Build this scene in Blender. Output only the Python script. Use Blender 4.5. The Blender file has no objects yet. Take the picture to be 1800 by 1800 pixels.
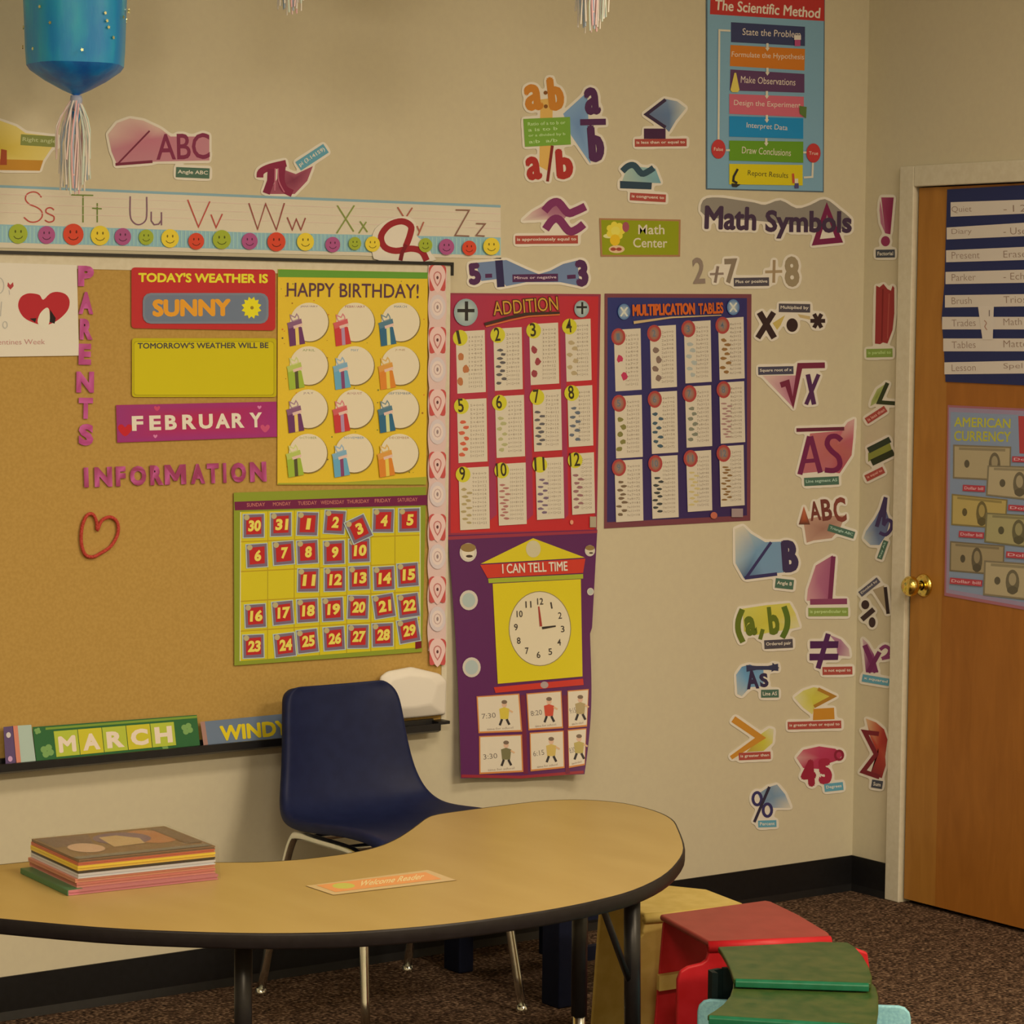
import bpy, bmesh, math, random
import numpy as np
from mathutils import Vector, Matrix
random.seed(7)
SC = bpy.context.scene
COL = SC.collection
# ------------------------------------------------------------------ camera
FPX = 4767.4                                   # focal length in pixels of an 1800 px wide frame
YAW, PITCH, ROLL = .6252, .0705, .0112
CAM = np.array([-5.4129, -5.7782, 1.6522])
FW = np.array([math.sin(YAW)*math.cos(PITCH), math.cos(YAW)*math.cos(PITCH), -math.sin(PITCH)])
_r = np.array([math.cos(YAW), -math.sin(YAW), 0]); _u = np.cross(_r, FW)
RT = math.cos(ROLL)*_r + math.sin(ROLL)*_u
UP = -math.sin(ROLL)*_r + math.cos(ROLL)*_u
cd = bpy.data.cameras.new('camera'); cam = bpy.data.objects.new('camera', cd); COL.objects.link(cam)
cd.sensor_width = 36; cd.lens = 36*FPX/1800; cd.clip_start = .05; cd.clip_end = 60
cam.matrix_world = Matrix([[RT[i], UP[i], -FW[i], CAM[i]] for i in range(3)] + [[0, 0, 0, 1]])
SC.camera = cam
# ------------------------------------------------------------------ world, light, exposure
W = bpy.data.worlds.new('world'); SC.world = W; W.use_nodes = True
W.node_tree.nodes['Background'].inputs[0].default_value = (1, .8, .55, 1)
W.node_tree.nodes['Background'].inputs[1].default_value = .0
CEIL = 3.2
for lx, ly, pw in ((-1.5, -2.6, .62), (-4.6, -2.6, .45), (-1.7, -5.4, 2.3), (-4.8, -5.4, 2.0)):
    ld = bpy.data.lights.new('ceiling_lamp', 'AREA'); ld.shape = 'RECTANGLE'; ld.size = 1.2; ld.size_y = .6
    ld.energy = 62*pw; ld.color = (1, .80, .54)
    lo = bpy.data.objects.new('ceiling_lamp', ld); COL.objects.link(lo); lo.location = (lx, ly, CEIL-.09)
vs = SC.view_settings; vs.view_transform = 'Standard'; vs.look = 'None'; vs.exposure = 0.0; vs.gamma = 1; vs.use_curve_mapping = False

# ------------------------------------------------------------------ colour and materials
WHITE = (.74, .545, .33)                        # what a perfectly white sheet sends back under the room's warm lamps
def lin(c): c = c/255; return c/12.92 if c < .04045 else ((c+.055)/1.055)**2.4
def alb(c): return tuple(min(.88, max(.004, lin(v)/w)) for v, w in zip(c, WHITE))
def nodes(name, rough=.5, spec=.4, metal=0):
    m = bpy.data.materials.new(name); m.use_nodes = True; t = m.node_tree
    b = t.nodes['Principled BSDF']; b.inputs['Roughness'].default_value = rough
    b.inputs['Specular IOR Level'].default_value = spec; b.inputs['Metallic'].default_value = metal
    return m, t, b
def mottled(name, c1, c2, scale=40, rough=.6, spec=.3, metal=0, bump=0, detail=3, stretch=(1, 1, 1), lo=.35, hi=.65):
    m, t, b = nodes(name, rough, spec, metal); N = t.nodes; L = t.links
    tc = N.new('ShaderNodeTexCoord'); mp = N.new('ShaderNodeMapping'); nz = N.new('ShaderNodeTexNoise'); cr = N.new('ShaderNodeValToRGB')
    mp.inputs['Scale'].default_value = stretch; nz.inputs['Scale'].default_value = scale; nz.inputs['Detail'].default_value = detail
    L.new(tc.outputs['Object'], mp.inputs[0]); L.new(mp.outputs[0], nz.inputs['Vector']); L.new(nz.outputs['Fac'], cr.inputs[0])
    cr.color_ramp.elements[0].position = lo; cr.color_ramp.elements[1].position = hi
    cr.color_ramp.elements[0].color = (*alb(c1), 1); cr.color_ramp.elements[1].color = (*alb(c2), 1)
    L.new(cr.outputs[0], b.inputs['Base Color'])
    if bump:
        bp = N.new('ShaderNodeBump'); bp.inputs['Strength'].default_value = bump; bp.inputs['Distance'].default_value = .004
        L.new(nz.outputs['Fac'], bp.inputs['Height']); L.new(bp.outputs[0], b.inputs['Normal'])
    return m
def plain(name, c, rough=.5, spec=.4, metal=0, var=6, scale=60):
    return mottled(name, tuple(max(0, v-var) for v in c), tuple(min(255, v+var) for v in c), scale, rough, spec, metal)
def printed(name, rough, spec, coat=0):
    m, t, b = nodes(name, rough, spec); N = t.nodes; L = t.links
    at = N.new('ShaderNodeAttribute'); at.attribute_name = 'Ink'
    nz = N.new('ShaderNodeTexNoise'); nz.inputs['Scale'].default_value = 220
    mr = N.new('ShaderNodeMapRange'); mr.inputs['To Min'].default_value = .94; mr.inputs['To Max'].default_value = 1.06
    mx = N.new('ShaderNodeVectorMath'); mx.operation = 'SCALE'
    L.new(nz.outputs['Fac'], mr.inputs['Value']); L.new(at.outputs['Color'], mx.inputs[0]); L.new(mr.outputs[0], mx.inputs['Scale'])
    L.new(mx.outputs[0], b.inputs['Base Color']); b.inputs['Coat Weight'].default_value = coat; b.inputs['Coat Roughness'].default_value = .25
    return m
PAPER = printed('printed_card', .6, .25)
GLOSS = printed('laminated_poster', .42, .4, .25)
FOILINK = printed('foil_letter', .3, .7)
def speckle(name, cs, scale, rough=.9, bump=.6):
    m, t, b = nodes(name, rough, .1); N = t.nodes; L = t.links
    tc = N.new('ShaderNodeTexCoord'); nz = N.new('ShaderNodeTexNoise'); nz.inputs['Scale'].default_value = scale; nz.inputs['Detail'].default_value = 4
    n2 = N.new('ShaderNodeTexNoise'); n2.inputs['Scale'].default_value = scale*.25
    ad = N.new('ShaderNodeMath'); ad.operation = 'MULTIPLY_ADD'; ad.inputs[1].default_value = .35
    cr = N.new('ShaderNodeValToRGB'); e = cr.color_ramp.elements
    while len(e) < len(cs): e.new(.5)
    for i, c in enumerate(cs): e[i].position = .5+.34*i/(len(cs)-1); e[i].color = (*alb(c), 1)
    L.new(tc.outputs['Object'], nz.inputs['Vector']); L.new(tc.outputs['Object'], n2.inputs['Vector'])
    L.new(n2.outputs['Fac'], ad.inputs[0]); L.new(nz.outputs['Fac'], ad.inputs[2])
    L.new(ad.outputs[0], cr.inputs[0]); L.new(cr.outputs[0], b.inputs['Base Color'])
    bp = N.new('ShaderNodeBump'); bp.inputs['Strength'].default_value = bump; bp.inputs['Distance'].default_value = .006
    L.new(nz.outputs['Fac'], bp.inputs['Height']); L.new(bp.outputs[0], b.inputs['Normal'])
    return m
M_WALL = mottled('painted_wall', (186, 159, 115), (188, 161, 116), 60, .75, .2)
M_CEIL = mottled('ceiling_tile', (205, 180, 140), (195, 168, 128), 60, .9, .1)
M_BASE = plain('black_rubber', (16, 13, 11), .45, .4, 0, 2)
M_TRIM = plain('painted_trim', (193, 167, 125), .5, .3, 0, 3)
M_CARPET = speckle('speckled_carpet', ((26, 16, 9), (60, 40, 24), (86, 58, 37), (128, 94, 62)), 110)
M_CORK = mottled('cork', (163, 118, 52), (170, 124, 57), 130, .85, .1, 0, 0, 2)
M_BLACK = plain('black_metal', (20, 17, 15), .4, .5, 0, 2)
M_CHROME = plain('chrome', (205, 185, 145), .22, .5, 1, 4)
M_NAVY = plain('navy_plastic', (20, 24, 44), .5, .22, 0, 2, 30)
M_BRASS = plain('brass', (215, 165, 70), .2, .5, 1, 6)
def wood_door():
    m, t, b = nodes('stained_birch', .42, .4); N = t.nodes; L = t.links
    tc = N.new('ShaderNodeTexCoord'); mp = N.new('ShaderNodeMapping'); mp.inputs['Scale'].default_value = (6, 9, 1.6)
    nz = N.new('ShaderNodeTexNoise'); nz.inputs['Scale'].default_value = 3; nz.inputs['Detail'].default_value = 6; nz.inputs['Distortion'].default_value = .6
    cr = N.new('ShaderNodeValToRGB'); cr.color_ramp.elements[0].position = .3; cr.color_ramp.elements[1].position = .7
    cr.color_ramp.elements[0].color = (*alb((146, 88, 27)), 1); cr.color_ramp.elements[1].color = (*alb((160, 99, 33)), 1)
    L.new(tc.outputs['Object'], mp.inputs[0]); L.new(mp.outputs[0], nz.inputs['Vector']); L.new(nz.outputs['Fac'], cr.inputs[0])
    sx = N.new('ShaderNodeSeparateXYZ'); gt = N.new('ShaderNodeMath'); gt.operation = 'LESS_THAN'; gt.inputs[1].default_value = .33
    mx = N.new('ShaderNodeMixRGB'); mx.blend_type = 'MULTIPLY'; mx.inputs[2].default_value = (.88, .74, .62, 1)      # redder, darker side: reflection and shade painted into the wood tone
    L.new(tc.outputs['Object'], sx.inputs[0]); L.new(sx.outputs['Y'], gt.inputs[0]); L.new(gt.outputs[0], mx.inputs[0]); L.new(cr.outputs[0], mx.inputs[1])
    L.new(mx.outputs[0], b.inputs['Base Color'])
    return m
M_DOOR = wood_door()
M_LAM = mottled('maple_laminate', (155, 117, 55), (161, 123, 60), 3, .35, .4, 0, 0, 6, (3, 1, 1))
M_TEDGE = plain('dark_edge_band', (24, 17, 14), .42, .3, 0, 2)

# ------------------------------------------------------------------ mesh helpers
class MB:
    def __init__(s): s.v = []; s.f = []; s.c = []; s.mi = []
    def face(s, pts, col=(200, 200, 200), mi=0):
        n = len(s.v); s.v += [tuple(map(float, p)) for p in pts]; s.f.append(list(range(n, n+len(pts))))
        s.c += list(col) if isinstance(col, list) else [col]*len(pts); s.mi.append(mi)
    def raw(s, V, F, col=(200, 200, 200), mi=0):
        n = len(s.v); s.v += [tuple(map(float, p)) for p in V]; s.c += list(col) if isinstance(col, list) else [col]*len(V)
        for f in F: s.f.append([n+i for i in f]); s.mi.append(mi)
    def prism(s, A, B, col=(200, 200, 200), mi=0):
        n = len(A); s.raw(list(A)+list(B), [list(range(n)), list(range(2*n-1, n-1, -1))] + [[i, n+i, n+(i+1) % n, (i+1) % n] for i in range(n)], col, mi)
    def box(s, a, b, col=(200, 200, 200), mi=0):
        (x0, y0, z0), (x1, y1, z1) = a, b
        s.prism([(x0, y0, z0), (x1, y0, z0), (x1, y1, z0), (x0, y1, z0)], [(x0, y0, z1), (x1, y0, z1), (x1, y1, z1), (x0, y1, z1)], col, mi)
    def tube(s, P, r, n=10, col=(200, 200, 200), mi=0, cap=True):
        P = [np.array(p, float) for p in P]; R = r if isinstance(r, (list, tuple)) else [r]*len(P); V = []; prev = None
        for i, p in enumerate(P):
            t = P[min(i+1, len(P)-1)]-P[max(i-1, 0)]; t = t/(np.linalg.norm(t)+1e-12)
            a = prev if prev is not None else (np.array([1., 0, 0]) if abs(t[0]) < .8 else np.array([0, 1., 0]))
            a = a-t*(a@t); a /= np.linalg.norm(a)+1e-12; b = np.cross(t, a); prev = a
            V += [p+R[i]*(a*math.cos(2*math.pi*k/n)+b*math.sin(2*math.pi*k/n)) for k in range(n)]
        F = [[i*n+k, i*n+(k+1) % n, (i+1)*n+(k+1) % n, (i+1)*n+k] for i in range(len(P)-1) for k in range(n)]
        if cap: F += [list(range(n-1, -1, -1)), [(len(P)-1)*n+k for k in range(n)]]
        s.raw(V, F, col, mi)
    def lathe(s, prof, c=(0, 0, 0), n=24, axis=2, mi=0, col=(200, 200, 200)):
        V = []
        for r, h in prof:
            for k in range(n):
                a = 2*math.pi*k/n; q = [r*math.cos(a), r*math.sin(a), h]
                if axis == 0: q = [q[2], q[0], q[1]]
                V.append((q[0]+c[0], q[1]+c[1], q[2]+c[2]))
        F = [[i*n+k, i*n+(k+1) % n, (i+1)*n+(k+1) % n, (i+1)*n+k] for i in range(len(prof)-1) for k in range(n)]
        s.raw(V, F, col, mi)
def tag(o, label=None, cat=None, group=None, kind=None):
    for k, v in (('label', label), ('category', cat), ('group', group), ('kind', kind)):
        if v: o[k] = v
    return o
ORG = {}
def mk(name, mb, mats, parent=None, origin=None, smooth=False, label=None):
    V = np.array(mb.v); o0 = np.array(origin, float) if origin is not None else (V.min(0)+V.max(0))/2
    me = bpy.data.meshes.new(name); me.from_pydata([tuple(p) for p in V-o0], [], mb.f)
    for m in (mats if isinstance(mats, list) else [mats]): me.materials.append(m)
    me.polygons.foreach_set('material_index', mb.mi)
    at = me.color_attributes.new('Ink', 'FLOAT_COLOR', 'POINT')
    at.data.foreach_set('color', [x for c in mb.c for x in (*alb(c), 1)])
    if smooth: me.polygons.foreach_set('use_smooth', [True]*len(me.polygons))
    me.update()
    o = bpy.data.objects.new(name, me); COL.objects.link(o)
    po = ORG[parent.name] if parent else np.zeros(3)
    o.location = o0-po; ORG[o.name] = o0
    if parent: o.parent = parent
    if label: o['label'] = label
    return o
def empty(name, loc, label, cat, group=None):
    o = bpy.data.objects.new(name, None); COL.objects.link(o); o.location = loc; o.empty_display_size = .05
    ORG[o.name] = np.array(loc, float); return tag(o, label, cat, group)
def bevel(o, w, seg=3, ang=40):
    b = o.modifiers.new('bevel', 'BEVEL'); b.width = w; b.segments = seg; b.limit_method = 'ANGLE'; b.angle_limit = math.radians(ang)
    o.data.polygons.foreach_set('use_smooth', [True]*len(o.data.polygons))
    m = o.modifiers.new('normals', 'WEIGHTED_NORMAL'); m.keep_sharp = False
    return o
def weld(o):
    o.modifiers.new('weld', 'WELD').merge_threshold = 1e-5; return o
# survey of the photograph: a sight line through a frame point meets a real plane of the room
def hit(x, y, ax, v):
    d = FW+RT*((x-900)/FPX)+UP*((900-y)/FPX); return CAM+d*((v-CAM[ax])/d[ax])
def back(x, y, w=0): return hit(x, y, 1, -w)                  # back wall
def board(x, y, w=0): return hit(x, y, 1, -w-.0225)           # cork face
def side(x, y, w=0): return hit(x, y, 0, -w)                  # wall with the door
def leaf(x, y, w=0): return hit(x, y, 0, -w+.003)             # door leaf
TZ = .57
def table(x, y, w=0): return hit(x, y, 2, TZ+w)

# ------------------------------------------------------------------ printed things: sheets, ink, lettering
_gc = {}
def glyphs(body, off=0., res=3):
    k = (body, off, res)
    if k not in _gc:
        cu = bpy.data.curves.new('t', 'FONT'); cu.body = body; cu.size = 1; cu.offset = off; cu.resolution_u = res
        ob = bpy.data.objects.new('t', cu); me = bpy.data.meshes.new_from_object(ob)
        V = np.array([v.co[:2] for v in me.vertices]).reshape(-1, 2); F = [list(p.vertices) for p in me.polygons]
        bpy.data.objects.remove(ob); bpy.data.curves.remove(cu); bpy.data.meshes.remove(me)
        lo, hi = V.min(0), V.max(0); _gc[k] = ((V-lo)/np.maximum(hi-lo, 1e-6), F)
    return _gc[k]
def ribbon(P, w, closed=False):
    P = [np.array(p, float) for p in P]; n = len(P); L = []; R = []
    ws = w if isinstance(w, (list, tuple)) else [w]*n
    for i in range(n):
        a = P[i-1] if (i > 0 or closed) else P[i]; b = P[(i+1) % n] if (i < n-1 or closed) else P[i]
        d1 = P[i]-a; d2 = b-P[i]; d1 = d1/(np.hypot(*d1) or 1); d2 = d2/(np.hypot(*d2) or 1); t = d1+d2
        if np.hypot(*t) < .1: t = d2 if np.hypot(*d2) else d1
        t /= np.hypot(*t); nn = np.array([-t[1], t[0]]); nd = np.array([-d2[1], d2[0]]) if np.hypot(*d2) else np.array([-d1[1], d1[0]])
        m = 1/max(.45, abs(nn@nd)); L.append(P[i]+nn*ws[i]/2*m); R.append(P[i]-nn*ws[i]/2*m)
    rng = range(n) if closed else range(n-1)
    return [[L[i], L[(i+1) % n], R[(i+1) % n], R[i]] for i in rng]
def smooth(P, k=4, closed=True):
    P = [np.array(p, float) for p in P]; n = len(P); out = []
    for i in range(n if closed else n-1):
        g = (lambda j: P[j % n]) if closed else (lambda j: P[min(max(j, 0), n-1)])
        a, b, c, d = g(i-1), g(i), g(i+1), g(i+2)
        for q in range(k):
            t = q/k; out.append(.5*((2*b)+(c-a)*t+(2*a-5*b+4*c-d)*t*t+(3*b-a-3*c+d)*t**3))
    if not closed: out.append(P[-1])
    return out
def disc(x, y, rx, ry=None, n=20, a0=0): ry = ry or rx; return [(x+rx*math.cos(a0+2*math.pi*k/n), y+ry*math.sin(a0+2*math.pi*k/n)) for k in range(n)]
def rect(x0, y0, x1, y1): return [(x0, y0), (x1, y0), (x1, y1), (x0, y1)]
def lerp(a, b, t): return tuple(a[i]*(1-t)+b[i]*t for i in range(len(a)))
def quadpt(Q, s, t): return lerp(lerp(Q[0], Q[1], s), lerp(Q[3], Q[2], s), t)
def sub(Q, s0, t0, s1, t1): return [quadpt(Q, s0, t0), quadpt(Q, s1, t0), quadpt(Q, s1, t1), quadpt(Q, s0, t1)]
class Ink:
    def __init__(s, name, label=None): s.name = name; s.polys = []; s.label = label; s.kids = []; s.mat = None
    def poly(s, P, col): s.polys.append(([tuple(map(float, p)) for p in P], [list(range(len(P)))], col)); return s
    def fan(s, P, c_mid, c_edge, mid=None):           # a swoosh fading outwards
        P = [tuple(map(float, p)) for p in P]; n = len(P); m = mid or tuple(sum(p[i] for p in P)/n for i in (0, 1))
        s.polys.append(([m]+P, [[0, i+1, (i+1) % n+1] for i in range(n)], [c_mid]+(c_edge if isinstance(c_edge, list) else [c_edge]*n))); return s
    def stroke(s, P, w, col, closed=False):
        for q in ribbon(P, w, closed): s.poly(q, col)
        return s
    def text(s, body, p0, p1, h, col, off=0., res=3, slant=0):
        p0 = np.array(p0, float); ex = np.array(p1, float)-p0; L = np.hypot(*ex)
        up = np.array([ex[1], -ex[0]])/L*h + slant*ex/L*h
        if off > .055 or (off > .012 and set(body) & set('MW')):       # wide strokes by overprinting
            d = off*1.15*h; V, F = glyphs(body, 0., res); a = d/L; b = d/h
            for sx, sy in ((-1, 0), (1, 0), (0, 1), (0, -1), (-.7, -.7), (.7, -.7), (.7, .7), (-.7, .7), (0, 0)):
                s.polys.append(([tuple(p0+ex*(a+(1-2*a)*x+sx*a)+up*(b+(1-2*b)*y+sy*b)) for x, y in V], F, col))
            return s
        V, F = glyphs(body, off, res)
        s.polys.append(([tuple(p0+ex*x+up*y) for x, y in V], F, col)); return s
    def kid(s, name, label=None): k = Ink(name, label); s.kids.append(k); return k
def outline(polys, r=6, g=1.):
    """outer contour of the printed shapes grown by r: the white border a card is cut along"""
    A = np.array([p for V, F, c in polys for p in V]); lo = A.min(0)-r-3*g; n = np.ceil((A.max(0)+r+3*g-lo)/g).astype(int)+1
    X, Y = np.meshgrid(lo[0]+g*np.arange(n[0]), lo[1]+g*np.arange(n[1])); Mk = np.zeros(X.shape, bool)
    for V, F, c in polys:
        for f in F:
            P = np.array([V[i] for i in f]); b0 = np.maximum(((P.min(0)-lo)/g).astype(int)-1, 0); b1 = ((P.max(0)-lo)/g).astype(int)+2
            xs = X[b0[1]:b1[1], b0[0]:b1[0]]; ys = Y[b0[1]:b1[1], b0[0]:b1[0]]; ins = np.zeros(xs.shape, bool)
            for i in range(len(P)):
                (x1, y1), (x2, y2) = P[i], P[i-1]
                if y1 != y2: ins ^= ((y1 > ys) != (y2 > ys)) & (xs < (x2-x1)*(ys-y1)/(y2-y1)+x1)
            Mk[b0[1]:b1[1], b0[0]:b1[0]] |= ins
    D = np.zeros_like(Mk); k = int(round(r/g)); H, Wd = Mk.shape
    for dy in range(-k, k+1):
        for dx in range(-k, k+1):
            if dx*dx+dy*dy <= k*k:
                D[max(dy, 0):H+min(dy, 0), max(dx, 0):Wd+min(dx, 0)] |= Mk[max(-dy, 0):H+min(-dy, 0), max(-dx, 0):Wd+min(-dx, 0)]
    nb = [(1, 0), (1, 1), (0, 1), (-1, 1), (-1, 0), (-1, -1), (0, -1), (1, -1)]; best = []; seen = np.zeros_like(D)
    for sy, sx in zip(*np.nonzero(D & ~np.roll(D, 1, 1))):
        if seen[sy, sx]: continue
        c = (sx, sy); path = [c]; d = 6
        for _ in range(6000):
            for q in range(8):
                e = (d+q) % 8; x, y = c[0]+nb[e][0], c[1]+nb[e][1]
                if 0 <= x < Wd and 0 <= y < H and D[y, x]: break
            c = (x, y); d = (e+6) % 8
            if c == path[0]: break
            path.append(c)
        for x, y in path: seen[y, x] = True
        if len(path) > len(best): best = path
    P = np.array(best, float); n = len(P); w = 3
    P = sum(np.roll(P, j, 0) for j in range(-w, w+1))/(2*w+1); P = P[::3]
    return [tuple(lo+g*p) for p in P]
def finer(V, F, lim):
    bm = bmesh.new(); vs_ = [bm.verts.new((x, y, 0)) for x, y in V]
    for f in F:
        try: bm.faces.new([vs_[i] for i in f])
        except ValueError: pass
    bmesh.ops.triangulate(bm, faces=bm.faces)
    for _ in range(5):
        e = [e for e in bm.edges if e.calc_length() > lim]
        if not e: break
        bmesh.ops.subdivide_edges(bm, edges=e, cuts=1, use_grid_fill=False); bmesh.ops.triangulate(bm, faces=[f for f in bm.faces if len(f.verts) > 3])
    bm.verts.index_update(); out = [tuple(v.co[:2]) for v in bm.verts], [[v.index for v in f.verts] for f in bm.faces]; bm.free(); return out
class Card:
    """one flat thing stuck on a surface: a thick sheet plus its printed parts, each a mesh of its own"""
    def __init__(s, name, label, cat, surf, edge=None, col=(205, 178, 140), group=None, th=.0014, lift=.0006, mat=None, grow=5):
        s.a = (name, label, cat, group); s.surf = surf; s.edge = edge; s.col = col; s.th = th; s.lift = lift; s.mat = mat or PAPER; s.parts = []; s.grow = grow; s.base = Ink(name); s.fine = 0
    def part(s, name, label=None): k = Ink(name, label); s.parts.append(k); return k
    def flat(s, mb, ink, w):
        for i, (V, F, c) in enumerate(ink.polys):
            if s.fine: V, F = finer(V, F, s.fine); c = c if not isinstance(c, list) else c[0]
            mb.raw([s.surf(x, y, w+min(i, 60)*(1e-4 if s.fine else 1.2e-5)) for x, y in V], F, c)
    def build(s):
        w = s.lift+s.th
        e = s.edge or outline([p for k in s.parts for p in k.polys]+[p for k in s.parts for q in k.kids for p in q.polys], s.grow)
        mb = MB()
        if isinstance(e, tuple):                                # (grid function, ns, nt): a sheet that bends
            fn, ns, nt = e
            for w_, fl in ((w, 0), (s.lift, 1)):
                V = [s.surf(*fn(i/ns, j/nt), w_) for j in range(nt+1) for i in range(ns+1)]
                mb.raw(V, [[j*(ns+1)+i, j*(ns+1)+i+1, (j+1)*(ns+1)+i+1, (j+1)*(ns+1)+i] for j in range(nt) for i in range(ns)], s.col)
        else: mb.prism([s.surf(x, y, w) for x, y in e], [s.surf(x, y, s.lift) for x, y in e], s.col)
        s.flat(mb, s.base, w+.0001)
        root = mk(s.a[0], mb, s.mat); tag(root, *s.a[1:]); s.root = root
        for i, k in enumerate(s.parts):
            if not k.polys: continue
            mb = MB(); z = .0003+.00025*i if not s.fine else .0003+(.0012 if i >= 5 else .0002*i); s.flat(mb, k, w+z); o = mk(k.name, mb, k.mat or s.mat, root, label=k.label)
            for j, q in enumerate(k.kids):
                mb = MB(); s.flat(mb, q, w+z+.0002+.00025*j+(.001 if s.fine else 0)); mk(q.name, mb, q.mat or s.mat, o, label=q.label)
        return root
# ------------------------------------------------------------------ the room
def struct(name, mb, mats, parent=None, origin=None):
    o = mk(name, mb, mats, parent, origin)
    if not parent: o['kind'] = 'structure'
    return o
XL, YF = -7.2, -7.6
DY0, DY1, DH = -.2126, -1.13, 2.04
mb = MB(); mb.box((XL-.1, YF-.1, -.1), (.12, .12, 0)); struct('floor', mb, M_CARPET, None, (0, 0, 0))
mb = MB(); mb.box((XL-.1, YF-.1, CEIL), (.12, .12, CEIL+.1)); struct('ceiling', mb, M_CEIL)
mb = MB(); mb.box((XL-.1, 0, 0), (0, .12, CEIL)); struct('wall_back', mb, M_WALL)
mb = MB(); mb.box((0, DY0+.005, 0), (.12, .12, CEIL)); mb.box((0, DY1, DH+.005), (.12, DY0+.005, CEIL)); mb.box((0, YF-.1, 0), (.12, DY1, CEIL)); struct('wall_right', mb, M_WALL)
mb = MB(); mb.box((XL-.1, YF, 0), (XL, 0, CEIL)); struct('wall_left', mb, M_WALL)
mb = MB(); mb.box((XL, YF-.1, 0), (0, YF, CEIL)); struct('wall_front', mb, M_WALL)
BH = .1023
mb = MB(); mb.prism([(XL, -.002, 0), (XL, -.014, 0), (XL, -.008, .02), (XL, -.006, BH), (XL, -.001, BH)], [(-.002, -.002, 0), (-.014, -.014, 0), (-.008, -.008, .02), (-.006, -.006, BH), (-.001, -.001, BH)]); struct('baseboard_back', mb, M_BASE)
CY = DY0+.058
mb = MB(); mb.prism([(-.002, -.002, 0), (-.014, -.014, 0), (-.008, -.008, .02), (-.006, -.006, BH), (-.001, -.001, BH)], [(-.002, CY, 0), (-.014, CY, 0), (-.008, CY, .02), (-.006, CY, BH), (-.001, CY, BH)]); struct('baseboard_right', mb, M_BASE)
# door casing: three stepped boards
def casing(a, b): m = MB(); m.box(a, b); return m
o = struct('trim_1', casing((-.016, DY0, 0), (-.001, CY, DH+.058)), M_TRIM); bevel(o, .004)
o = struct('trim_2', casing((-.0165, DY1, DH), (-.001, DY0, DH+.0585)), M_TRIM); bevel(o, .004)
o = struct('trim_3', casing((-.016, DY1-.058, 0), (-.001, DY1, DH+.058)), M_TRIM); bevel(o, .004)
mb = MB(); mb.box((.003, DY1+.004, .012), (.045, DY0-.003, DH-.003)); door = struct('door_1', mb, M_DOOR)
k = leaf(1624, 1029)
kb = MB(); kb.lathe([(0, 0), (.033, 0), (.033, -.004), (.026, -.009), (.014, -.011)], k, 28, 0); ro = mk('rosette', kb, M_BRASS, door, smooth=True)
kb = MB(); kb.lathe([(.012, -.008), (.011, -.03), (.02, -.036), (.028, -.046), (.0285, -.058), (.022, -.068), (.009, -.072), (0, -.0725)], k, 28, 0); mk('door_knob', kb, M_BRASS, door, smooth=True)

# cork board with pale frame, black edge and black tray
BT = 1.797; BB = .612; BX0 = -4.1; BX1 = -1.461
mb = MB(); mb.box((BX0, -.02, BB), (BX1, -.001, BT), mi=0)
bd = empty('bulletin_board', (0, 0, 0), 'long tan cork bulletin board with pale frame and black edge on the back wall', 'bulletin board')
bd.location = ((BX0+BX1)/2, 0, BB); ORG[bd.name] = np.array(bd.location)
mk('cork_panel', mb, M_CORK, bd)
mb = MB(); mb.box((BX0, -.0222, BT-.036), (BX1, -.0202, BT-.006)); mk('top_rail', mb, M_TRIM, bd)
mb = MB(); mb.box((BX1-.016, -.0222, BB), (BX1, -.0202, BT-.036)); mk('side_rail', mb, M_TRIM, bd)
mb = MB(); mb.box((BX0, -.028, BT-.006), (BX1+.006, -.001, BT+.002)); mb.box((BX1, -.028, BT-.032), (BX1+.006, -.001, BT-.006)); mk('black_edge', mb, M_BLACK, bd, label='thin black edge')
mb = MB()
pr = [(-.001, .624), (-.001, .598), (-.05, .592), (-.062, .598), (-.062, .616), (-.054, .616), (-.05, .604), (-.03, .604), (-.028, .624)]
mb.prism([(BX0, y, z) for y, z in pr], [(-1.505, y, z) for y, z in pr]); mb.box((-1.51, -.058, .612), (-1.474, -.02, .62)); mk('chalk_tray', mb, M_BLACK, bd, label='black tray along the bottom edge')

# ------------------------------------------------------------------ kidney table
half = [(0, -1.561), (.06, -1.557), (.129, -1.537), (.199, -1.494), (.265, -1.44), (.325, -1.386), (.37, -1.345), (.41, -1.32), (.47, -1.311), (.6, -1.305), (.70, -1.308), (.775, -1.345), (.818, -1.42), (.818, -1.52), (.79, -1.61), (.734, -1.70), (.618, -1.86), (.52, -1.96), (.414, -2.045), (.3, -2.108), (.2, -2.138), (.1, -2.154), (0, -2.158)]
K = (CAM[2]-TZ)/(CAM[2]-.66)
def tw(dx, y): return (CAM[0]+(-2.79+dx-CAM[0])*K, CAM[1]+(y-CAM[1])*K)
OUT = smooth([tw(*p) for p in half]+[tw(-p[0], p[1]) for p in half[-2:0:-1]], 3)
OC = np.mean(OUT, 0)
def inset(P, d):
    P = np.array(P); t = np.roll(P, -1, 0)-np.roll(P, 1, 0); t /= np.hypot(t[:, 0], t[:, 1])[:, None]; a = 0
    for i in range(len(P)): a += P[i-1][0]*P[i][1]-P[i][0]*P[i-1][1]
    s = 1 if a > 0 else -1
    return P+s*d*np.c_[-t[:, 1], t[:, 0]]
tb = empty('kidney_table', (OC[0], OC[1], 0), 'low kidney-shaped table with yellow maple top and black edge', 'table')
I1 = inset(OUT, .004)
mb = MB(); mb.prism([(x, y, TZ) for x, y in I1], [(x, y, TZ-.026) for x, y in I1]); mk('tabletop', mb, M_LAM, tb)
mb = MB(); n = len(OUT); I2 = inset(OUT, .0042); I3 = inset(OUT, .0015)
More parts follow.
